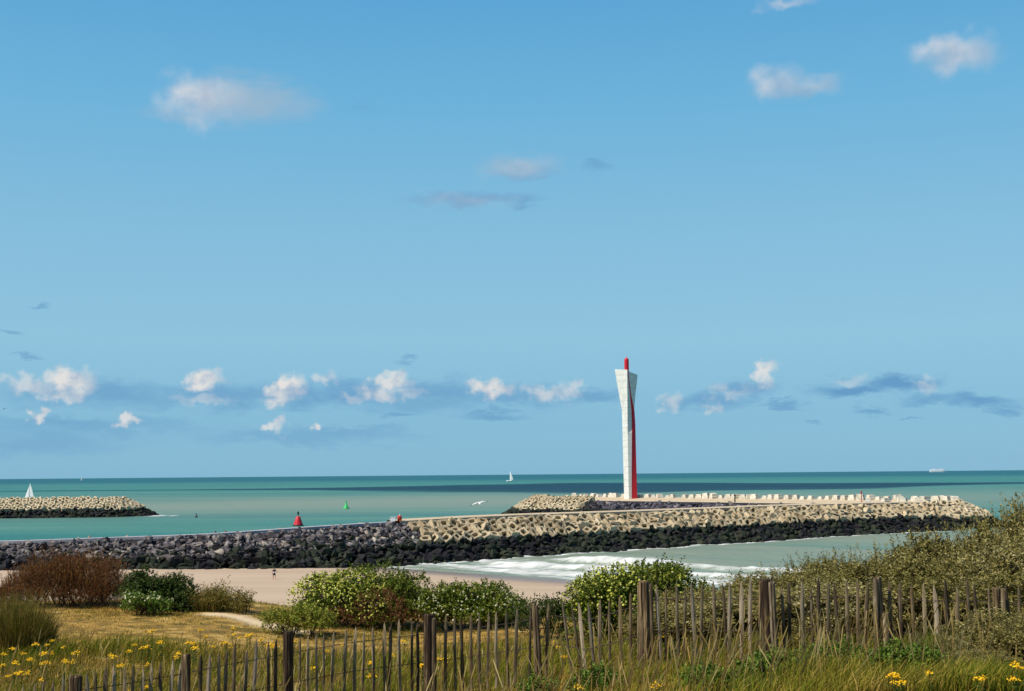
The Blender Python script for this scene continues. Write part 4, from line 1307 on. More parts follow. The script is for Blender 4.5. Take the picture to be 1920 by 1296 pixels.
g6 = base_at(300, 1148, 41)
lobes = [lob(g6, 41, 262, 1074, 34, 0.9, 1152), lob(g6, 41, 318, 1082, 36, 0.9, 1152), lob(g6, 41, 350, 1108, 24, 0.8, 1152), lob(g6, 41, 295, 1100, 60, 1.0, 1155)]
shrub('dark_bush', g6, lobes, 'dark green bush right beside the red brown shrub', 'bush', LM['rose_dark'], 1300, 0.2, 9, 0.085, 0.024, seed=16)
g6b = base_at(262, 1150, 39.5)
shrub('low_shrub', g6b, [lob(g6b, 39.5, 262, 1118, 34, 0.5, 1152), lob(g6b, 39.5, 300, 1128, 22, 0.5, 1152)], 'low light green shrub with cream flowers in front of the dark bush at left', 'bush', LM['weed'], 300, 0.16, 8, 0.075, 0.022, seed=17, flowers=150, fmat=LM['flower_white'], fsize=0.03)
for k, (cx, top, hw, nb_, sd_) in enumerate(((385, 1098, 26, 260, 61), (408, 1090, 16, 150, 62), (445, 1104, 22, 170, 63))):
    g = base_at(cx, 1150, 41)
    e = empty('wispy_shrub', g)
    tag(e, ('sparse olive shrub touching the right side of the dark bush', 'tallest thin olive shrub, middle of the three wispy ones', 'rightmost wispy olive shrub before the bare sand')[k], 'shrub')
    r = np.random.default_rng(sd_)
    q = atd(cx, top, 41)
    V, Q, T, p1, p2 = blades_mesh(r, nb_, hw / pxm(41), 0.6, q.z - g.z, 0.007, 0.4, 0.35)
    ob('stems', mk('stems', V, [Q, T]), LM['tuft'], e)
    P_ = np.concatenate([p1, p2, (p1 + p2) / 2]); n_ = nb_ * 9; P_ = P_[r.integers(0, len(P_), n_)] + r.normal(0, 0.05, (n_, 3))
    ld = norm(r.normal(size=(n_, 3)) + np.array([0, 0, 0.7])); sd = norm(np.cross(ld, r.normal(size=(n_, 3))))
    V = np.stack([P_, P_ + ld * 0.05 + sd * 0.012, P_ + ld * 0.11, P_ + ld * 0.05 - sd * 0.012], 1).reshape(-1, 3)
    ob('foliage', mk('foliage', V, np.arange(len(V)).reshape(-1, 4)), LM['tuft'], e)
g7 = base_at(28, 1190, 31)
r = np.random.default_rng(71)
V, Q, T, p1, p2 = blades_mesh(r, 4200, 0.85, 0.7, 1.65, 0.008, 0.36, 0.5)
tag(ob('grass_tuft', mk('grass_tuft', V, [Q, T]), LM['tuft'], None, g7), 'tall olive and brown grass tuft at the left edge above the yellow flowers', 'grass tuft')

# --- sea buckthorn thicket: individual shrubs from four builds
def buck_build(seed):
    r = np.random.default_rng(seed)
    lobes = [(0, 0, 0.75, 0.85, 0.75, 0.80), (0.5, 0.1, 0.9, 0.55, 0.55, 0.65), (-0.5, 0.0, 0.8, 0.55, 0.55, 0.7), (0.1, -0.4, 0.7, 0.6, 0.5, 0.7), (r.normal(0, 0.3), 0.2, 1.25, 0.5, 0.45, 0.5)]
    V, Q, (b0, ax, ln) = leaf_shoots(r, clumps(r, lobes, 9, 0.40), 1150, 0.22, 12, 0.090, 0.0165, 0.75, 0.85, 0.55)
    # long leading shoots that stand out of the outline
    top = [(0, 0, 1.15, 0.75, 0.6, 0.55)]
    Vc_, Qc_, _ = leaf_shoots(r, [(a, b_, c * 0.8, d * 0.9, e_ * 0.9, f) for a, b_, c, d, e_, f in lobes], 420, 0.22, 12, 0.080, 0.0125, 0.6, 0.85, 0.5)
    Q = np.concatenate([Q, Qc_ + len(V)]); V = np.concatenate([V, Vc_])
    V2, Q2, (b2, ax2, ln2) = leaf_shoots(r, top, 60, 0.42, 22, 0.075, 0.012, 1.6, 0.8, 0.8)
    fol = mk('foliage', np.concatenate([V, V2]), np.concatenate([Q, Q2 + len(V)])); fol.materials.append(LM['buck'])
    b = stems(r, lobes, 16, 0.022)
    for bb in ((b0, ax, ln), (b2, ax2, ln2)):
        tv, tt = twigs(*bb, 0.004, 0.7); b.add(tv, (), tt)
    st = b.mesh('stems'); st.materials.append(M['bark'])
    return fol, st


BUCK = [buck_build(s_) for s_ in (81, 82, 83, 84)]
# (column, top row, depth)
front_row = [(1335, 1122, 20.6), (1405, 1108, 20.4), (1475, 1100, 20.2), (1545, 1096, 20.0), (1615, 1094, 19.8), (1690, 1092, 19.6), (1765, 1088, 19.6), (1845, 1085, 19.6), (1925, 1080, 19.6), (2005, 1075, 19.8), (1268, 1140, 21.0)]
mid_row = [(1385, 1092, 23.2), (1455, 1082, 23.0), (1530, 1066, 23.0), (1600, 1060, 23.0), (1680, 1048, 22.8), (1760, 1038, 22.8), (1845, 1022, 22.6), (1930, 1008, 22.6), (1320, 1112, 23.6)]
back_row = [(1440, 1074, 27), (1510, 1056, 27), (1575, 1048, 27), (1640, 1038, 27), (1705, 1022, 27), (1770, 1004, 26.6), (1835, 984, 26.4), (1900, 962, 26), (1965, 946, 26)]
r = np.random.default_rng(99)
for rowi, row in enumerate((front_row, mid_row, back_row)):
    for i_, (cx, top, D) in enumerate(row):
        q = atd(cx, top, D); gz = float(ground(q.x, q.y))
        hgt = max(0.5, q.z - gz)
        fol, st = BUCK[r.integers(4)]
        e = empty('sea_buckthorn', (q.x, q.y, gz), r.uniform(0, 6.28))
        e.scale = (r.uniform(0.85, 1.05), r.uniform(0.85, 1.05), hgt / 1.85)
        lab = ('grey green sea buckthorn shrub directly behind the right half of the fence', 'grey green sea buckthorn shrub in the middle of the thicket above the fence tops', 'grey green sea buckthorn shrub on the ridge line of the thicket, against water')[rowi]
        tag(e, lab, 'shrub', ('buckthorn behind the fence', 'buckthorn in mid thicket', 'buckthorn on the thicket ridge')[rowi])
        ob('foliage', fol, None, e); ob('stems', st, None, e)
# shoots in front of the fence at the lower right, and green weeds
for k, (cx, top, D, hw) in enumerate(((1878, 1148, 16.3, 0.62), (1808, 1196, 16.1, 0.46), (1930, 1162, 15.8, 0.6), (1850, 1222, 15.3, 0.42))):
    q = atd(cx, top, D); gz = float(ground(q.x, q.y)); fol, st = BUCK[k % 4]
    e = empty('sea_buckthorn', (q.x, q.y, gz), k * 2.1); e.scale = (hw, hw, max(0.25, q.z - gz) / 1.85)
    tag(e, ('buckthorn shrub in front of the fence at the lower right, the tallest of that clump', 'small buckthorn shrub left of the taller one before the fence', 'buckthorn shrub cut by the right edge before the fence', 'lowest buckthorn shrub near the bottom right corner, before the taller ones')[k], 'shrub')
    ob('foliage', fol, None, e); ob('stems', st, None, e)
for k, (cx, top, D, rx, n_) in enumerate(((1765, 1172, 16.3, 0.42, 1100), (1420, 1272, 14.9, 0.3, 300))):
    q = atd(cx, top, D); gz = float(ground(q.x, q.y)); r = np.random.default_rng(200 + k)
    V, Q, T, p1, p2 = blades_mesh(r, n_, rx, 0.35, max(0.3, q.z - gz) * 1.1, 0.005, 0.3, 0.4)
    tag(ob('grass_tuft', mk('grass_tuft', V, [Q, T]), LM['green_grass'], None, (q.x, q.y, gz)), ('tall fresh green grass tuft before the fence at right', 'small fresh green grass tuft near the bottom edge')[k], 'grass tuft')
for k, (cx, top, D, hw, n_) in enumerate(((1450, 1240, 15.6, 0.34, 260), (1700, 1228, 15.4, 0.36, 280), (1560, 1222, 16.3, 0.3, 220), (1330, 1262, 15.6, 0.24, 120), (1120, 1262, 17.6, 0.3, 160), (1010, 1275, 18.4, 0.26, 120))):
    q = atd(cx, top, D); gz = float(ground(q.x, q.y)); h_ = max(0.16, q.z - gz)
    shrub('leafy_weed', (q.x, q.y, gz), [(0, 0, h_ * 0.5, hw, 0.3, h_ * 0.5), (hw * 0.6, 0, h_ * 0.4, hw * 0.6, 0.25, h_ * 0.42), (-hw * 0.6, 0.1, h_ * 0.4, hw * 0.6, 0.25, h_ * 0.4)],
          ('broad bright green weed before the darkest thick post', 'bright green weed at the foot of the green grass tuft at right', 'green weed between thick posts at the fence foot', 'small green weed in the dry grass right of the first thick post', 'green weed under the leaning pickets at centre', 'small green weed left of the leaning pickets at centre')[k],
          'weed', LM['weed'], n_, 0.13, 8, 0.05, 0.016, seed=300 + k, nst=5)

# --- dune grass: uncounted blades in one object
def grass_mesh():
    r = np.random.default_rng(404)
    n = 270000
    y = 12.8 + (47.5 - 12.8) * r.random(n) ** 1.25
    x = y * r.uniform(-0.47, 0.47, n)
    near_fence = (y < 30)
    zg_ = ground(x, y)
    patch = fbm(x * 0.55 + 3, y * 0.55 + 1, 4)
    keep = (zg_ > 7.5) & (r.random(n) < np.clip(0.15 + 2.3 * (patch - 0.27), 0.10, 1)) & (path_w(x, y) < 0.35)
    keep &= ~((y > 27) & (x > 6))
    x, y, zg_, patch = x[keep], y[keep], zg_[keep], patch[keep]
    n = len(x)
    hmap = np.clip(fbm(x * 0.3 + 20, y * 0.3 + 4, 3) * 1.6 - 0.25, 0.2, 1.2)
    short = sstep(31, 36, y)                              # grazed, dry crest
    h = (0.16 + 0.36 * hmap) * (1 - 0.72 * short) * r.uniform(0.5, 1.3, n)
    h *= np.where((x > 1.0) & (y < 19), 0.85, 1.0)
    fence_y = np.interp(x, FX, FY)
    h *= np.where(y < fence_y - 0.15, 0.55 + 1.1 * fbm(x * 1.1 + 8, y * 1.1, 3), 1.0)
    wind = np.array([0.30, -0.05, 0])
    bend = r.normal(0, 0.30, (n, 3)) * np.array([1, 1, 0]) + wind
    p0 = np.stack([x, y, zg_ - 0.02], -1)
    p1 = p0 + np.array([0, 0, 1.0]) * h[:, None] * 0.6 + bend * h[:, None] * 0.3
    p2 = p0 + np.array([0, 0, 1.0]) * h[:, None] * 0.95 + bend * h[:, None]
    th = r.uniform(0, math.pi, n)
    w = (0.0045 + 0.00011 * y) * r.uniform(0.7, 1.3, n)
    sd = np.stack([np.cos(th), np.sin(th), np.zeros(n)], -1) * w[:, None]
    V = np.stack([p0 - sd, p0 + sd, p1 - sd * .75, p1 + sd * .75, p2], 1).reshape(-1, 3)
    i = np.arange(n)[:, None] * 5
    me = mk('dune_grass', V, [i + np.array([[0, 1, 3, 2]]), i + np.array([[2, 3, 4]])])
    dz = np.clip(0.62 * short + 3.4 * (fbm(x * 0.55 + 60, y * 0.55 + 3, 4) - 0.52), 0, 1)
    set_attr(me, 'dry', np.repeat(dz, 5))
    return me


# fence line in plan
FD = [(-60, 17.3), (140, 17.9), (350, 18.6), (540, 19.6), (800, 20.9), (1000, 20.9), (1207, 19.0), (1437, 18.0), (1650, 17.7), (2000, 17.4)]


def fence_pt(px):
    D = float(np.interp(px, [a for a, _ in FD], [b for _, b in FD]))
    return (px - 960) / F * D, D


FX = np.array([fence_pt(v)[0] for v in range(-60, 2001, 10)]); FY = np.array([fence_pt(v)[1] for v in range(-60, 2001, 10)])
tag(ob('dune_grass', grass_mesh(), LM['grass']), 'dry golden and olive dune grass on both sides of the fence', 'grass', kind='stuff')

# --- pale dry stalks stand out of the grass
r = np.random.default_rng(505)
n = 2300
y = 14 + 16 * r.random(n) ** 1.5; x = y * r.uniform(-0.45, 0.45, n)
k = path_w(x, y) < 0.3; x, y = x[k], y[k]; n = len(x)
z = ground(x, y); h = r.uniform(0.35, 0.75, n)
b_ = r.normal(0, 0.22, (n, 3)) * np.array([1, 1, 0]) + np.array([0.15, 0, 0])
p0 = np.stack([x, y, z], -1); p2 = p0 + np.array([0, 0, 1]) * h[:, None] + b_ * h[:, None]; p1 = (p0 + p2) / 2 - b_ * h[:, None] * 0.15
sd = np.tile(np.array([0.0032, 0.001, 0]), (n, 1))
top_ = p2 + norm(b_ + np.array([0, 0, 0.8])) * 0.09
V = np.stack([p0 - sd, p0 + sd, p1 - sd, p1 + sd, p2 - sd * 2.6, p2 + sd * 2.6, top_], 1).reshape(-1, 3)
i = np.arange(n)[:, None] * 7
tag(ob('dry_stalks', mk('dry_stalks', V, [np.concatenate([i + np.array([[0, 1, 3, 2]]), i + np.array([[2, 3, 5, 4]])]), i + np.array([[4, 5, 6]])]),
       mat_leaf('dry_stalk', [(0.28, 0.17, 0.05), (0.42, 0.28, 0.09), (0.54, 0.40, 0.17)])), 'straw coloured dry seed stalks standing out of the dune grass', 'dry stalks', kind='stuff')

# ------------------------------------------------------------------ ragwort
def rag_build(seed):
    r = np.random.default_rng(seed)
    b = MB()
    heads = []
    for k in range(r.integers(2, 5)):
        ex = np.array([r.normal(0, 0.05), r.normal(0, 0.05), 0.5 + r.normal(0, 0.03)])
        b.tube([(0, 0, -0.05), (ex[0] * 0.3, ex[1] * 0.3, 0.28), ex], [0.006, 0.005, 0.004], 5)
        heads.append(ex)
    n = 26
    P = np.stack([r.normal(0, 0.02, n), r.normal(0, 0.02, n), r.uniform(0.03, 0.42, n)], -1)
    ld = norm(r.normal(size=(n, 3)) * np.array([1, 1, 0.3]) + np.array([0, 0, 0.5])); sd = norm(np.cross(ld, np.array([0, 0, 1.0])))
    ln_ = r.uniform(0.06, 0.13, n)[:, None]
    Vl = np.stack([P, P + ld * ln_ * .5 + sd * 0.018, P + ld * ln_, P + ld * ln_ * .5 - sd * 0.018], 1).reshape(-1, 3)
    # flat-topped clusters of small daisy heads (low domes)
    fls = []
    for hd_ in heads:
        Vf = []; Ff = []; nf = 0
        for q in range(r.integers(10, 17)):
            a = r.uniform(0, 6.28); d = 0.075 * math.sqrt(r.random())
            c = hd_ + np.array([d * math.cos(a), d * math.sin(a), 0.022 - d * 0.55 + r.normal(0, 0.012)])
            ring = [c + np.array([0.022 * math.cos(t_), 0.022 * math.sin(t_), r.normal(0, 0.003)]) for t_ in np.linspace(0, 6.283, 7)[:-1]]
            Vf += ring + [c + np.array([0, 0, 0.016])]
            Ff += [[nf + j, nf + (j + 1) % 6, nf + 6] for j in range(6)]; nf += 7
        fl = mk('blossoms', Vf, np.array(Ff)); fl.materials.append(LM['ragflower']); fls.append(fl)
    st = b.mesh('stem'); st.materials.append(LM['ragleaf'])
    lf = mk('leaves', Vl, np.arange(len(Vl)).reshape(-1, 4)); lf.materials.append(LM['ragleaf'])
    return st, lf, fls


RAG = [rag_build(s_) for s_ in range(600, 606)]
z1 = [(50, 495), (72, 478), (90, 465), (115, 485), (155, 440), (155, 475), (225, 467), (235, 500), (215, 530), (260, 540), (130, 595), (240, 590), (290, 580), (15, 652), (85, 655), (250, 650), (265, 640), (100, 695), (155, 685), (45, 718), (125, 700), (365, 645), (430, 595), (418, 628), (235, 742), (640, 605), (680, 650), (755, 535), (795, 555), (840, 550), (835, 640), (912, 525), (1010, 590), (995, 600), (1075, 522), (1100, 530), (1090, 560), (1125, 465), (1200, 550), (1280, 520), (1290, 538), (1310, 435), (1330, 480), (1350, 505), (1390, 480), (1405, 485), (1475, 500), (1510, 548), (1545, 540), (1530, 560), (720, 788), (830, 775), (60, 560), (20, 600), (180, 620)]
z2 = [(160, 515), (45, 540), (255, 670), (340, 570), (430, 545), (610, 705), (775, 518), (870, 655), (970, 625), (1000, 620), (1690, 435), (1700, 495), (1610, 520), (1665, 600), (1750, 735), (1640, 560), (580, 640), (720, 590)]
z3 = [(890, 900), (970, 1010), (900, 970), (930, 630)]
z4 = [(930, 1180), (960, 1160), (905, 1170), (1140, 1135), (1470, 1165), (1715, 1150), (1730, 1230)]
pts = [(a / 3, 1030 + b_ / 3) for a, b_ in z1] + [(500 + a / 3, 1030 + b_ / 3) for a, b_ in z2] + [(1000 + a / 3.84, 1030 + b_ / 3.84) for a, b_ in z3] + [(1420 + a / 3.54, 930 + b_ / 3.54) for a, b_ in z4]
r = np.random.default_rng(77)
pts += [(a + r.normal(0, 60), b_ + r.normal(0, 14)) for a, b_ in pts if a < 560 and r.random() < 0.15]
for k, (a, b_) in enumerate(pts):
    sc = r.uniform(0.65, 1.02)
    g = on_ground(a, b_, 0.52 * sc)
    if not g: continue
    x_, y_ = g
    fy = float(np.interp(x_, FX, FY))
    if y_ < 18: sc *= 0.75
    e = empty('ragwort', (x_, y_, float(ground(x_, y_))), r.uniform(0, 6.28), sc)
    if y_ < fy: lab, grp = 'yellow flowering ragwort in the grass on the near side of the fence', 'ragwort before the fence'
    elif a < 150: lab, grp = 'yellow flowering ragwort in the dense patch below the grass tuft at left', 'ragwort patch at the left edge'
    elif a < 560: lab, grp = 'yellow flowering ragwort scattered over the grass between left patch and sand path', 'ragwort on the grassy mound'
    else: lab, grp = 'yellow flowering ragwort seen behind the pickets in the middle of the fence', 'ragwort behind the fence'
    tag(e, lab, 'flower', grp)
    st, lf, fl = RAG[r.integers(6)]
    ob('stem', st, None, e); ob('leaves', lf, None, e); 
    for f_ in fl: ob('blossoms', f_, None, e)

# ------------------------------------------------------------------ fence
fence = empty('picket_fence', (0, 0, 0))
tag(fence, 'weathered cleft picket fence on wire, running across the dune from lower left to right', 'fence')


def picket_mesh(r):
    b = MB(); hgt = 1.16
    rings = []
    w, d = 0.0225 * r.uniform(0.75, 1.35), 0.015 * r.uniform(0.8, 1.3)
    zs = [-0.25, 0.1, 0.35, 0.6, 0.85, hgt - 0.13, hgt - 0.05, hgt]
    bx = np.cumsum(r.normal(0, 0.004, 8)); by = np.cumsum(r.normal(0, 0.003, 8))
    poly = [(-1, -0.7), (0.1, -1.1), (1, -0.5), (0.8, 0.8), (-0.7, 0.9)]
    for i_, z in enumerate(zs):
        k = 1.0 if i_ < 5 else (0.85, 0.5, 0.12)[i_ - 5]
        k *= r.uniform(0.9, 1.1)
        rings.append([(bx[i_] + q[0] * w * k, by[i_] + q[1] * d * k, z + (0 if i_ < 7 else q[0] * 0.01)) for q in poly])
    b.loft(rings)
    return b.mesh('picket')


r = np.random.default_rng(909)
pks = []
for k in range(10):
    me = picket_mesh(r); me.materials.append((M['wood_dark'], M['wood'], M['wood_dark'], M['wood'], M['wood_dark'], M['wood'], M['wood_dark'], M['wood'], M['wood'], M['wood_pale'])[k]); pks.append(me)
TOPS = [(0, 1290), (60, 1277), (170, 1258), (350, 1233), (450, 1212), (540, 1194), (660, 1178), (800, 1160), (960, 1142), (1040, 1127), (1100, 1133), (1180, 1110), (1207, 1097), (1300, 1093), (1437, 1090), (1550, 1088), (1650, 1089), (1750, 1092), (1850, 1096), (1930, 1102)]


def fence_top(px):                                          # height of the picket tops, following the ground
    py = float(np.interp(px, [a for a, _ in TOPS], [b for _, b in TOPS]))
    x, D = fence_pt(px)
    return atd(px, py, D)


px = 44.0
seq = []
while px < 1935:
    seq.append(px)
    base = 17.0 if px < 520 else (15.2 if px < 760 else (15.8 if px < 1040 else (17.0 if px < 1300 else 18.2)))
    px += base * r.uniform(0.82, 1.22) + (7 if r.random() < 0.05 else 0)
seq = [s_ for s_ in seq if all(abs(s_ - q) > 9 for q in (145, 351, 541, 802))]
extra = MB()
lean_c = 0
for k, s_ in enumerate(seq):
    q = fence_top(s_)
    hgt = 1.16 * r.uniform(0.97, 1.03)
    lean = r.normal(0, 0.022)
    if 1040 < s_ < 1110: lean = -0.10 + r.normal(0, 0.03)
    if 1330 < s_ < 1420: lean += 0.05 * r.choice([-1, 1])
    me = pks[r.integers(9)] if r.random() < 0.93 else pks[9]
    if 1230 < s_ < 1420 and r.random() < 0.55: me = pks[(1, 3, 9)[r.integers(3)]]
    dz = r.normal(0, 0.028)
    rot = (r.normal(0, 0.02), lean, r.uniform(-0.5, 0.5))
    top = Vector((0, 0, hgt)); top.rotate(Euler(rot))
    loc = q - top + Vector((0, 0, dz))
    sc_ = (1, 1, hgt / 1.16)
    if k < 2 or len([1 for c in fence.children]) < 100:
        ob('picket', me, None, fence, loc, rot, sc_)
    else:
        mt = Matrix.LocRotScale(loc, Euler(rot), Vector(sc_))
        A = np.array([(mt @ v.co)[:] for v in me.vertices]); extra.v.append(A)
        for pl in me.polygons:
            vv = [v + extra.n for v in pl.vertices]
            (extra.q if len(vv) == 4 else extra.t).append(np.array([vv]))
        extra.n += len(A)
if extra.v:
    o = extra.build('pickets', M['wood'], fence); o['kind'] = 'stuff'


def post_mesh(r, rad, hgt, split=False):
    b = MB(); n = 14; rings = []
    off = 1 + r.normal(0, 0.11, n)
    zs = np.concatenate([[-0.4], np.linspace(0, hgt - 0.02, 9), [hgt]])
    for z in zs:
        k = 0.90 if z == hgt else 1
        rings.append([(rad * k * off[j] * math.cos(2 * math.pi * j / n) * (1 + r.normal(0, 0.012)), rad * k * off[j] * math.sin(2 * math.pi * j / n), z + (r.normal(0, 0.008) if z == hgt else 0)) for j in range(n)])
    b.loft(rings)
    return b


# (column, top row, radius m, rise over the pickets, label)
posts = [(145, 1267, 0.085, None), (351, 1227, 0.058, None), (541, 1184, 0.075, None), (802, 1152, 0.082, None), (1437, 1086, 0.085, None), (1648, 1082, 0.055, None), (1868, 1102, 0.05, None), (1207, 1090, 0.08, None)]
for (cx, top, rad, _) in posts:
    x, D = fence_pt(cx)
    q = atd(cx, top, D - 0.12)
    gz = float(ground(q.x, q.y))
    hgt = max(q.z - gz, 1.0)
    o = post_mesh(r, rad, hgt).build('post', M['post'], fence, False, loc=(q.x, q.y, q.z - hgt), rot=(0, r.normal(0, 0.012), r.uniform(0, 6)))
# thick posts carry extra cleft rails bundled to them
for (cx, top, dx, rad, mk_, lean) in ((1196, 1098, 0, 0.03, M['wood'], 0.02), (1222, 1096, 0, 0.024, M['wood_dark'], -0.01), (1424, 1090, 0, 0.035, M['post'], 0.03), (1450, 1092, 0, 0.04, M['wood_dark'], -0.02), (1640, 1086, 0, 0.03, M['wood_dark'], 0.01), (1660, 1150, 0, 0.035, M['wood'], 0.0), (814, 1160, 0, 0.035, M['wood_dark'], 0.0), (1006, 1132, 0, 0.028, M['wood'], -0.03), (1014, 1136, 0, 0.028, M['wood_dark'], -0.05), (1878, 1104, 0, 0.03, M['wood'], 0.02)):
    x, D = fence_pt(cx); q = atd(cx, top, D - 0.2); gz = float(ground(q.x, q.y)); hgt = max(0.9, q.z - gz)
    post_mesh(r, rad, hgt).build('stake', mk_, fence, False, loc=(q.x, q.y, q.z - hgt), rot=(0, lean, 0))
for frac in (0.80, 0.42):
    for tw in (0, 1):
        b = MB(); P_ = []
        for s_ in np.arange(30, 1945, 4.0):
            q = fence_top(s_)
            P_.append((q.x, q.y + 0.02 * math.sin(s_ * 0.45 + tw * math.pi), q.z - 1.16 * (1 - frac) + 0.012 * math.sin(s_ * 0.021) + 0.007 * math.cos(s_ * 0.45 + tw * math.pi)))
        b.tube(P_, 0.0035, 4); b.build('wire', M['wire'], fence)

# ------------------------------------------------------------------ light, sky, clouds
SUN_EL, SUN_AZ = R(51), R(180 + 63)                          # azimuth clockwise from +Y: behind the viewer, to the left
sunv = Vector((math.sin(SUN_AZ) * math.cos(SUN_EL), math.cos(SUN_AZ) * math.cos(SUN_EL), math.sin(SUN_EL)))
sd_ = bpy.data.lights.new('sun', 'SUN'); sd_.energy = 5.0; sd_.angle = R(0.53); sd_.color = (1.0, 0.95, 0.86)
so = bpy.data.objects.new('sun', sd_); COL.objects.link(so); so.rotation_euler = sunv.to_track_quat('Z', 'Y').to_euler(); so.location = (-40, -40, 80)

# cloud added out of view, shaped so its shadow makes the dark sea band
cz = 900.0
cx_, cy_ = 90 + sunv.x / sunv.z * cz, 1640 + sunv.y / sunv.z * cz
Vc = ICO3.copy() if False else ico(5)[0]
Tc = ico(5)[1]
nz_ = fbm(Vc[:, 0] * 2.2 + 7, Vc[:, 1] * 2.2 + Vc[:, 2] * 1.7, 4) - 0.45
Vc = Vc * (1 + 1.15 * nz_)[:, None] * np.array([850, 430, 70.0])
Vc[:, 1] *= 0.20 + 0.95 * np.exp(-((Vc[:, 0] - 40) / 340) ** 2) + 0.5 * (fbm(Vc[:, 0] * 0.012, 2.0 + 0 * Vc[:, 0], 3) - 0.45)
Vc[:, 1] += 150 * (fbm(Vc[:, 0] * 0.006 + 9, 1.0 + 0 * Vc[:, 0], 2) - 0.4)
Vc[:, 2] = np.where(Vc[:, 2] < -18, -18 - (Vc[:, 2] + 18) * -0.15, Vc[:, 2])
cmat = bpy.data.materials.new('cloud_vapour'); t, N, L = nt(cmat)
out = N.new('ShaderNodeOutputMaterial'); pv = N.new('ShaderNodeVolumePrincipled'); pv.inputs['Color'].default_value = (0.98, 0.98, 0.98, 1); pv.inputs['Density'].default_value = 0.05
L.new(pv.outputs[0], out.inputs['Volume'])
tag(ob('cloud', mk('cloud', Vc, Tc, True), cmat, None, (cx_, cy_, cz)), 'out-of-view cloud added to shade a band of the sea', 'cloud', kind='stuff')

world = bpy.data.worlds.new('World'); scene.world = world; world.use_nodes = True
t = world.node_tree; N = t.nodes; L = t.links; N.clear()
out = N.new('ShaderNodeOutputWorld'); bg = N.new('ShaderNodeBackground'); L.new(bg.outputs[0], out.inputs[0])
SKY = 0.1
bg.inputs['Strength'].default_value = SKY
sk = N.new('ShaderNodeTexSky'); sk.sky_type = 'NISHITA'; sk.sun_disc = False; sk.sun_elevation = SUN_EL; sk.sun_rotation = SUN_AZ; sk.air_density = 1.0; sk.dust_density = 0.3; sk.ozone_density = 2.0
tc = N.new('ShaderNodeTexCoord')
sx = N.new('ShaderNodeSeparateXYZ'); L.new(tc.outputs['Generated'], sx.inputs[0])
el = math_node(N, L, 'ARCSINE', math_node(N, L, 'MAXIMUM', math_node(N, L, 'MINIMUM', sx.outputs[2], 1.0), -1.0))
az = math_node(N, L, 'ARCTAN2', sx.outputs[0], sx.outputs[1])
el_d = math_node(N, L, 'MULTIPLY', el, 180 / math.pi); az_d = math_node(N, L, 'MULTIPLY', az, 180 / math.pi)


def S(r, g, b): return tuple(0.87 * v / SKY for v in srgb(r, g, b))


rs = math_node(N, L, 'DIVIDE', el_d, 90.0)
EX = 0.87
low = ramp_node(N, L, rs, [(q_ / 90, tuple(v * EX for v in c_)) for q_, c_ in ((0.0, (0.178, 0.455, 0.668)), (2.4, (0.190, 0.470, 0.680)), (6.0, (0.262, 0.540, 0.722)), (10.2, (0.235, 0.522, 0.728)), (16.5, (0.150, 0.462, 0.724)), (21.6, (0.096, 0.382, 0.690)), (32, (0.050, 0.220, 0.50)), (55, (0.028, 0.125, 0.33)), (90, (0.022, 0.095, 0.26)))])
vm = N.new('ShaderNodeVectorMath'); vm.operation = 'SCALE'; L.new(low, vm.inputs[0]); vm.inputs['Scale'].default_value = 1 / SKY
sky = mixc(N, L, 0.88, sk.outputs[0], vm.outputs[0])

cv = N.new('ShaderNodeCombineXYZ'); L.new(az_d, cv.inputs[0]); L.new(el_d, cv.inputs[1])
nA = N.new('ShaderNodeTexNoise'); nA.inputs['Scale'].default_value = 1.5; nA.inputs['Detail'].default_value = 4.5; nA.inputs['Roughness'].default_value = 0.5
L.new(cv.outputs[0], nA.inputs['Vector'])
nB = N.new('ShaderNodeTexNoise'); nB.inputs['Scale'].default_value = 1.1; nB.inputs['Detail'].default_value = 6; nB.inputs['Roughness'].default_value = 0.6
mpc = N.new('ShaderNodeMapping'); mpc.inputs['Scale'].default_value = (0.55, 1.4, 1); mpc.inputs['Location'].default_value = (31, 7, 0); L.new(cv.outputs[0], mpc.inputs[0]); L.new(mpc.outputs[0], nB.inputs['Vector'])


def distort(src, amt):
    a = N.new('ShaderNodeVectorMath'); a.operation = 'SUBTRACT'; L.new(src.outputs['Color'], a.inputs[0]); a.inputs[1].default_value = (0.5, 0.5, 0.5)
    b_ = N.new('ShaderNodeVectorMath'); b_.operation = 'MULTIPLY'; L.new(a.outputs[0], b_.inputs[0]); b_.inputs[1].default_value = (amt * 1.3, amt, 0)
    c_ = N.new('ShaderNodeVectorMath'); c_.operation = 'ADD'; L.new(b_.outputs[0], c_.inputs[0]); L.new(cv.outputs[0], c_.inputs[1])
    return c_.outputs[0]


dA = distort(nA, 1.5); dB = distort(nB, 1.6)


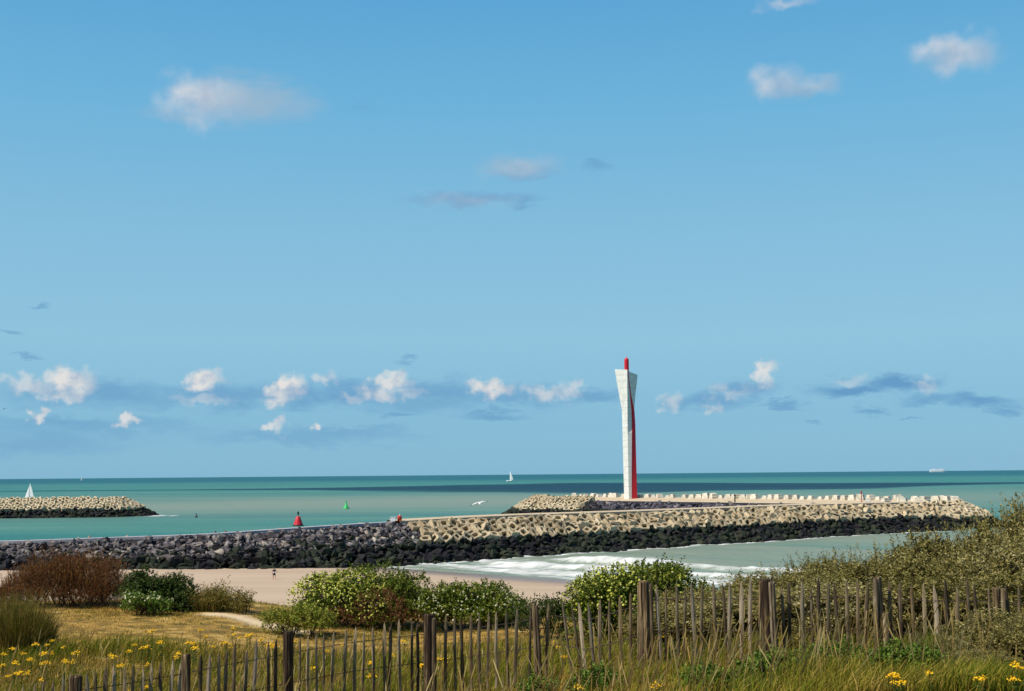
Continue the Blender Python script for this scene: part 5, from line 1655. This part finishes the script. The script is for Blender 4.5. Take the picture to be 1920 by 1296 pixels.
def puffs(lst, vec, soft):
    cur = None
    for (cx, cy, rx, ry, st) in lst:
        d = ray(cx, cy); a0 = math.degrees(math.atan2(d.x, d.y)); e0 = math.degrees(math.asin(d.z))
        k = 180 / math.pi / F
        s1 = N.new('ShaderNodeVectorMath'); s1.operation = 'SUBTRACT'; L.new(vec, s1.inputs[0]); s1.inputs[1].default_value = (a0, e0, 0)
        s2 = N.new('ShaderNodeVectorMath'); s2.operation = 'MULTIPLY'; L.new(s1.outputs[0], s2.inputs[0]); s2.inputs[1].default_value = (1 / (rx * k), 1 / (ry * k), 0)
        s3 = N.new('ShaderNodeVectorMath'); s3.operation = 'LENGTH'; L.new(s2.outputs[0], s3.inputs[0])
        mr = N.new('ShaderNodeMapRange'); mr.interpolation_type = 'SMOOTHSTEP'; mr.inputs[1].default_value = 1.25; mr.inputs[2].default_value = soft; mr.inputs[3].default_value = 0; mr.inputs[4].default_value = st
        L.new(s3.outputs['Value'], mr.inputs[0])
        cur = mr.outputs[0] if cur is None else math_node(N, L, 'MAXIMUM', cur, mr.outputs[0])
    return cur


white_hi = [(368, 188, 66, 50, .80), (410, 180, 60, 40, .45), (1785, 100, 78, 36, .74), (1452, 150, 55, 34, .5), (1520, 158, 62, 18, .3), (1475, 4, 60, 12, .45), (970, 312, 75, 22, .22), (870, 372, 90, 15  , .12)]
white = [(130, 716, 46, 30, .85), (62, 722, 55, 20, .5), (118, 742, 44, 12, .6), (22, 715, 26, 10, .35), (380, 714, 36, 20, .85), (378, 752, 60, 12, .32), (543, 722, 34, 22, .9), (522, 742, 24, 18, .7), (613, 708, 18, 15, .45), (738, 714, 34, 18, .75), (712, 732, 40, 18, .6), (760, 738, 40, 14, .35), (920, 728, 45, 17, .8), (1040, 736, 60, 17, .5), (1080, 726, 20, 12, .45),
         (1437, 698, 22, 24, .75), (1425, 715, 22, 14, .5), (1365, 735, 50, 12, .25), (1258, 757, 26, 16, .42), (1335, 764, 28, 12, .36), (1600, 715, 30, 12, .25), (1735, 722, 22, 14, .3), (74, 780, 18, 9, .75), (242, 791, 26, 9, .7), (518, 796, 18, 14, .65), (600, 796, 14, 8, .7), (660, 742, 30, 8, .3)]
grey = [(200, 738, 140, 24, .5), (100, 735, 120, 30, .35), (430, 742, 130, 30, .5), (560, 745, 90, 26, .55), (660, 738, 110, 30, .55), (820, 738, 120, 28, .5), (960, 745, 130, 24, .45), (1110, 742, 80, 18, .5), (1400, 730, 70, 22, .55), (1320, 752, 95, 22, .5), (1600, 730, 90, 18, .75), (1680, 718, 85, 18, .75), (1745, 750, 60, 15, .5), (1830, 752, 80, 18, .65), (1640, 772, 40, 10, .5), (1465, 760, 50, 9, .5), (920, 780, 75, 10, .5), (750, 775, 45, 8, .45), (50, 672, 34, 6, .4), (20, 620, 24, 7, .4), (70, 576, 26, 5, .45), (765, 677, 24, 6, .35), (120, 792, 130, 14, .4), (640, 810, 160, 14, .35), (80, 830, 160, 30, .3), (1525, 790, 16, 4, .4), (1710, 790, 20, 5, .4), (1880, 770, 30, 10, .5),
        (1120, 313, 32, 13, .35), (880, 372, 125, 18, .55), (985, 322, 60, 16, .35), (985, 378, 35, 14, .4), (1500, 165, 80, 14, .25), (680, 200, 40, 12, .15), (300, 745, 330, 26, .34), (800, 748, 380, 28, .36), (160, 800, 260, 22, .32), (560, 818, 240, 18, .3)]
veil = [(470, 188, 135, 50, .8), (550, 198, 70, 30, .5), (320, 215, 60, 20, .4), (970, 312, 80, 24, .6), (880, 374, 120, 18, .35), (1500, 160, 95, 24, .5), (1800, 112, 90, 26, .35), (440, 150, 60, 25, .3)]
gmask = puffs(grey, dB, 0.15)
nC = N.new('ShaderNodeTexNoise'); nC.inputs['Scale'].default_value = 0.85; nC.inputs['Detail'].default_value = 3; nC.inputs['Roughness'].default_value = 0.45
L.new(cv.outputs[0], nC.inputs['Vector'])
hmask = puffs(white_hi, distort(nC, 2.0), 0.0)
wmask = puffs(white, dA, 0.28)
sky = mixc(N, L, math_node(N, L, 'MINIMUM', math_node(N, L, 'MULTIPLY', gmask, 1.3), 0.95), sky, S(101, 154, 198))
wtone = ramp_node(N, L, nA.outputs[0], [(0.36, S(186, 196, 210)), (0.56, S(236, 230, 224))])
sky = mixc(N, L, puffs(veil, dB, 0.1), sky, S(158, 184, 205))
sky = mixc(N, L, hmask, sky, ramp_node(N, L, nC.outputs[0], [(0.35, S(176, 190, 208)), (0.62, S(222, 220, 222))]))
sky = mixc(N, L, wmask, sky, wtone)
L.new(sky, bg.inputs['Color'])
# what the node set declares: daylight from one sun and this sky only
scene.view_settings.view_transform = 'Standard'
scene.view_settings.look = 'None'
scene.view_settings.exposure = 0.2
scene.view_settings.gamma = 1.0
scene.view_settings.use_curve_mapping = False
scene.cycles.max_bounces = 6
scene.cycles.diffuse_bounces = 3
scene.cycles.use_denoising = True
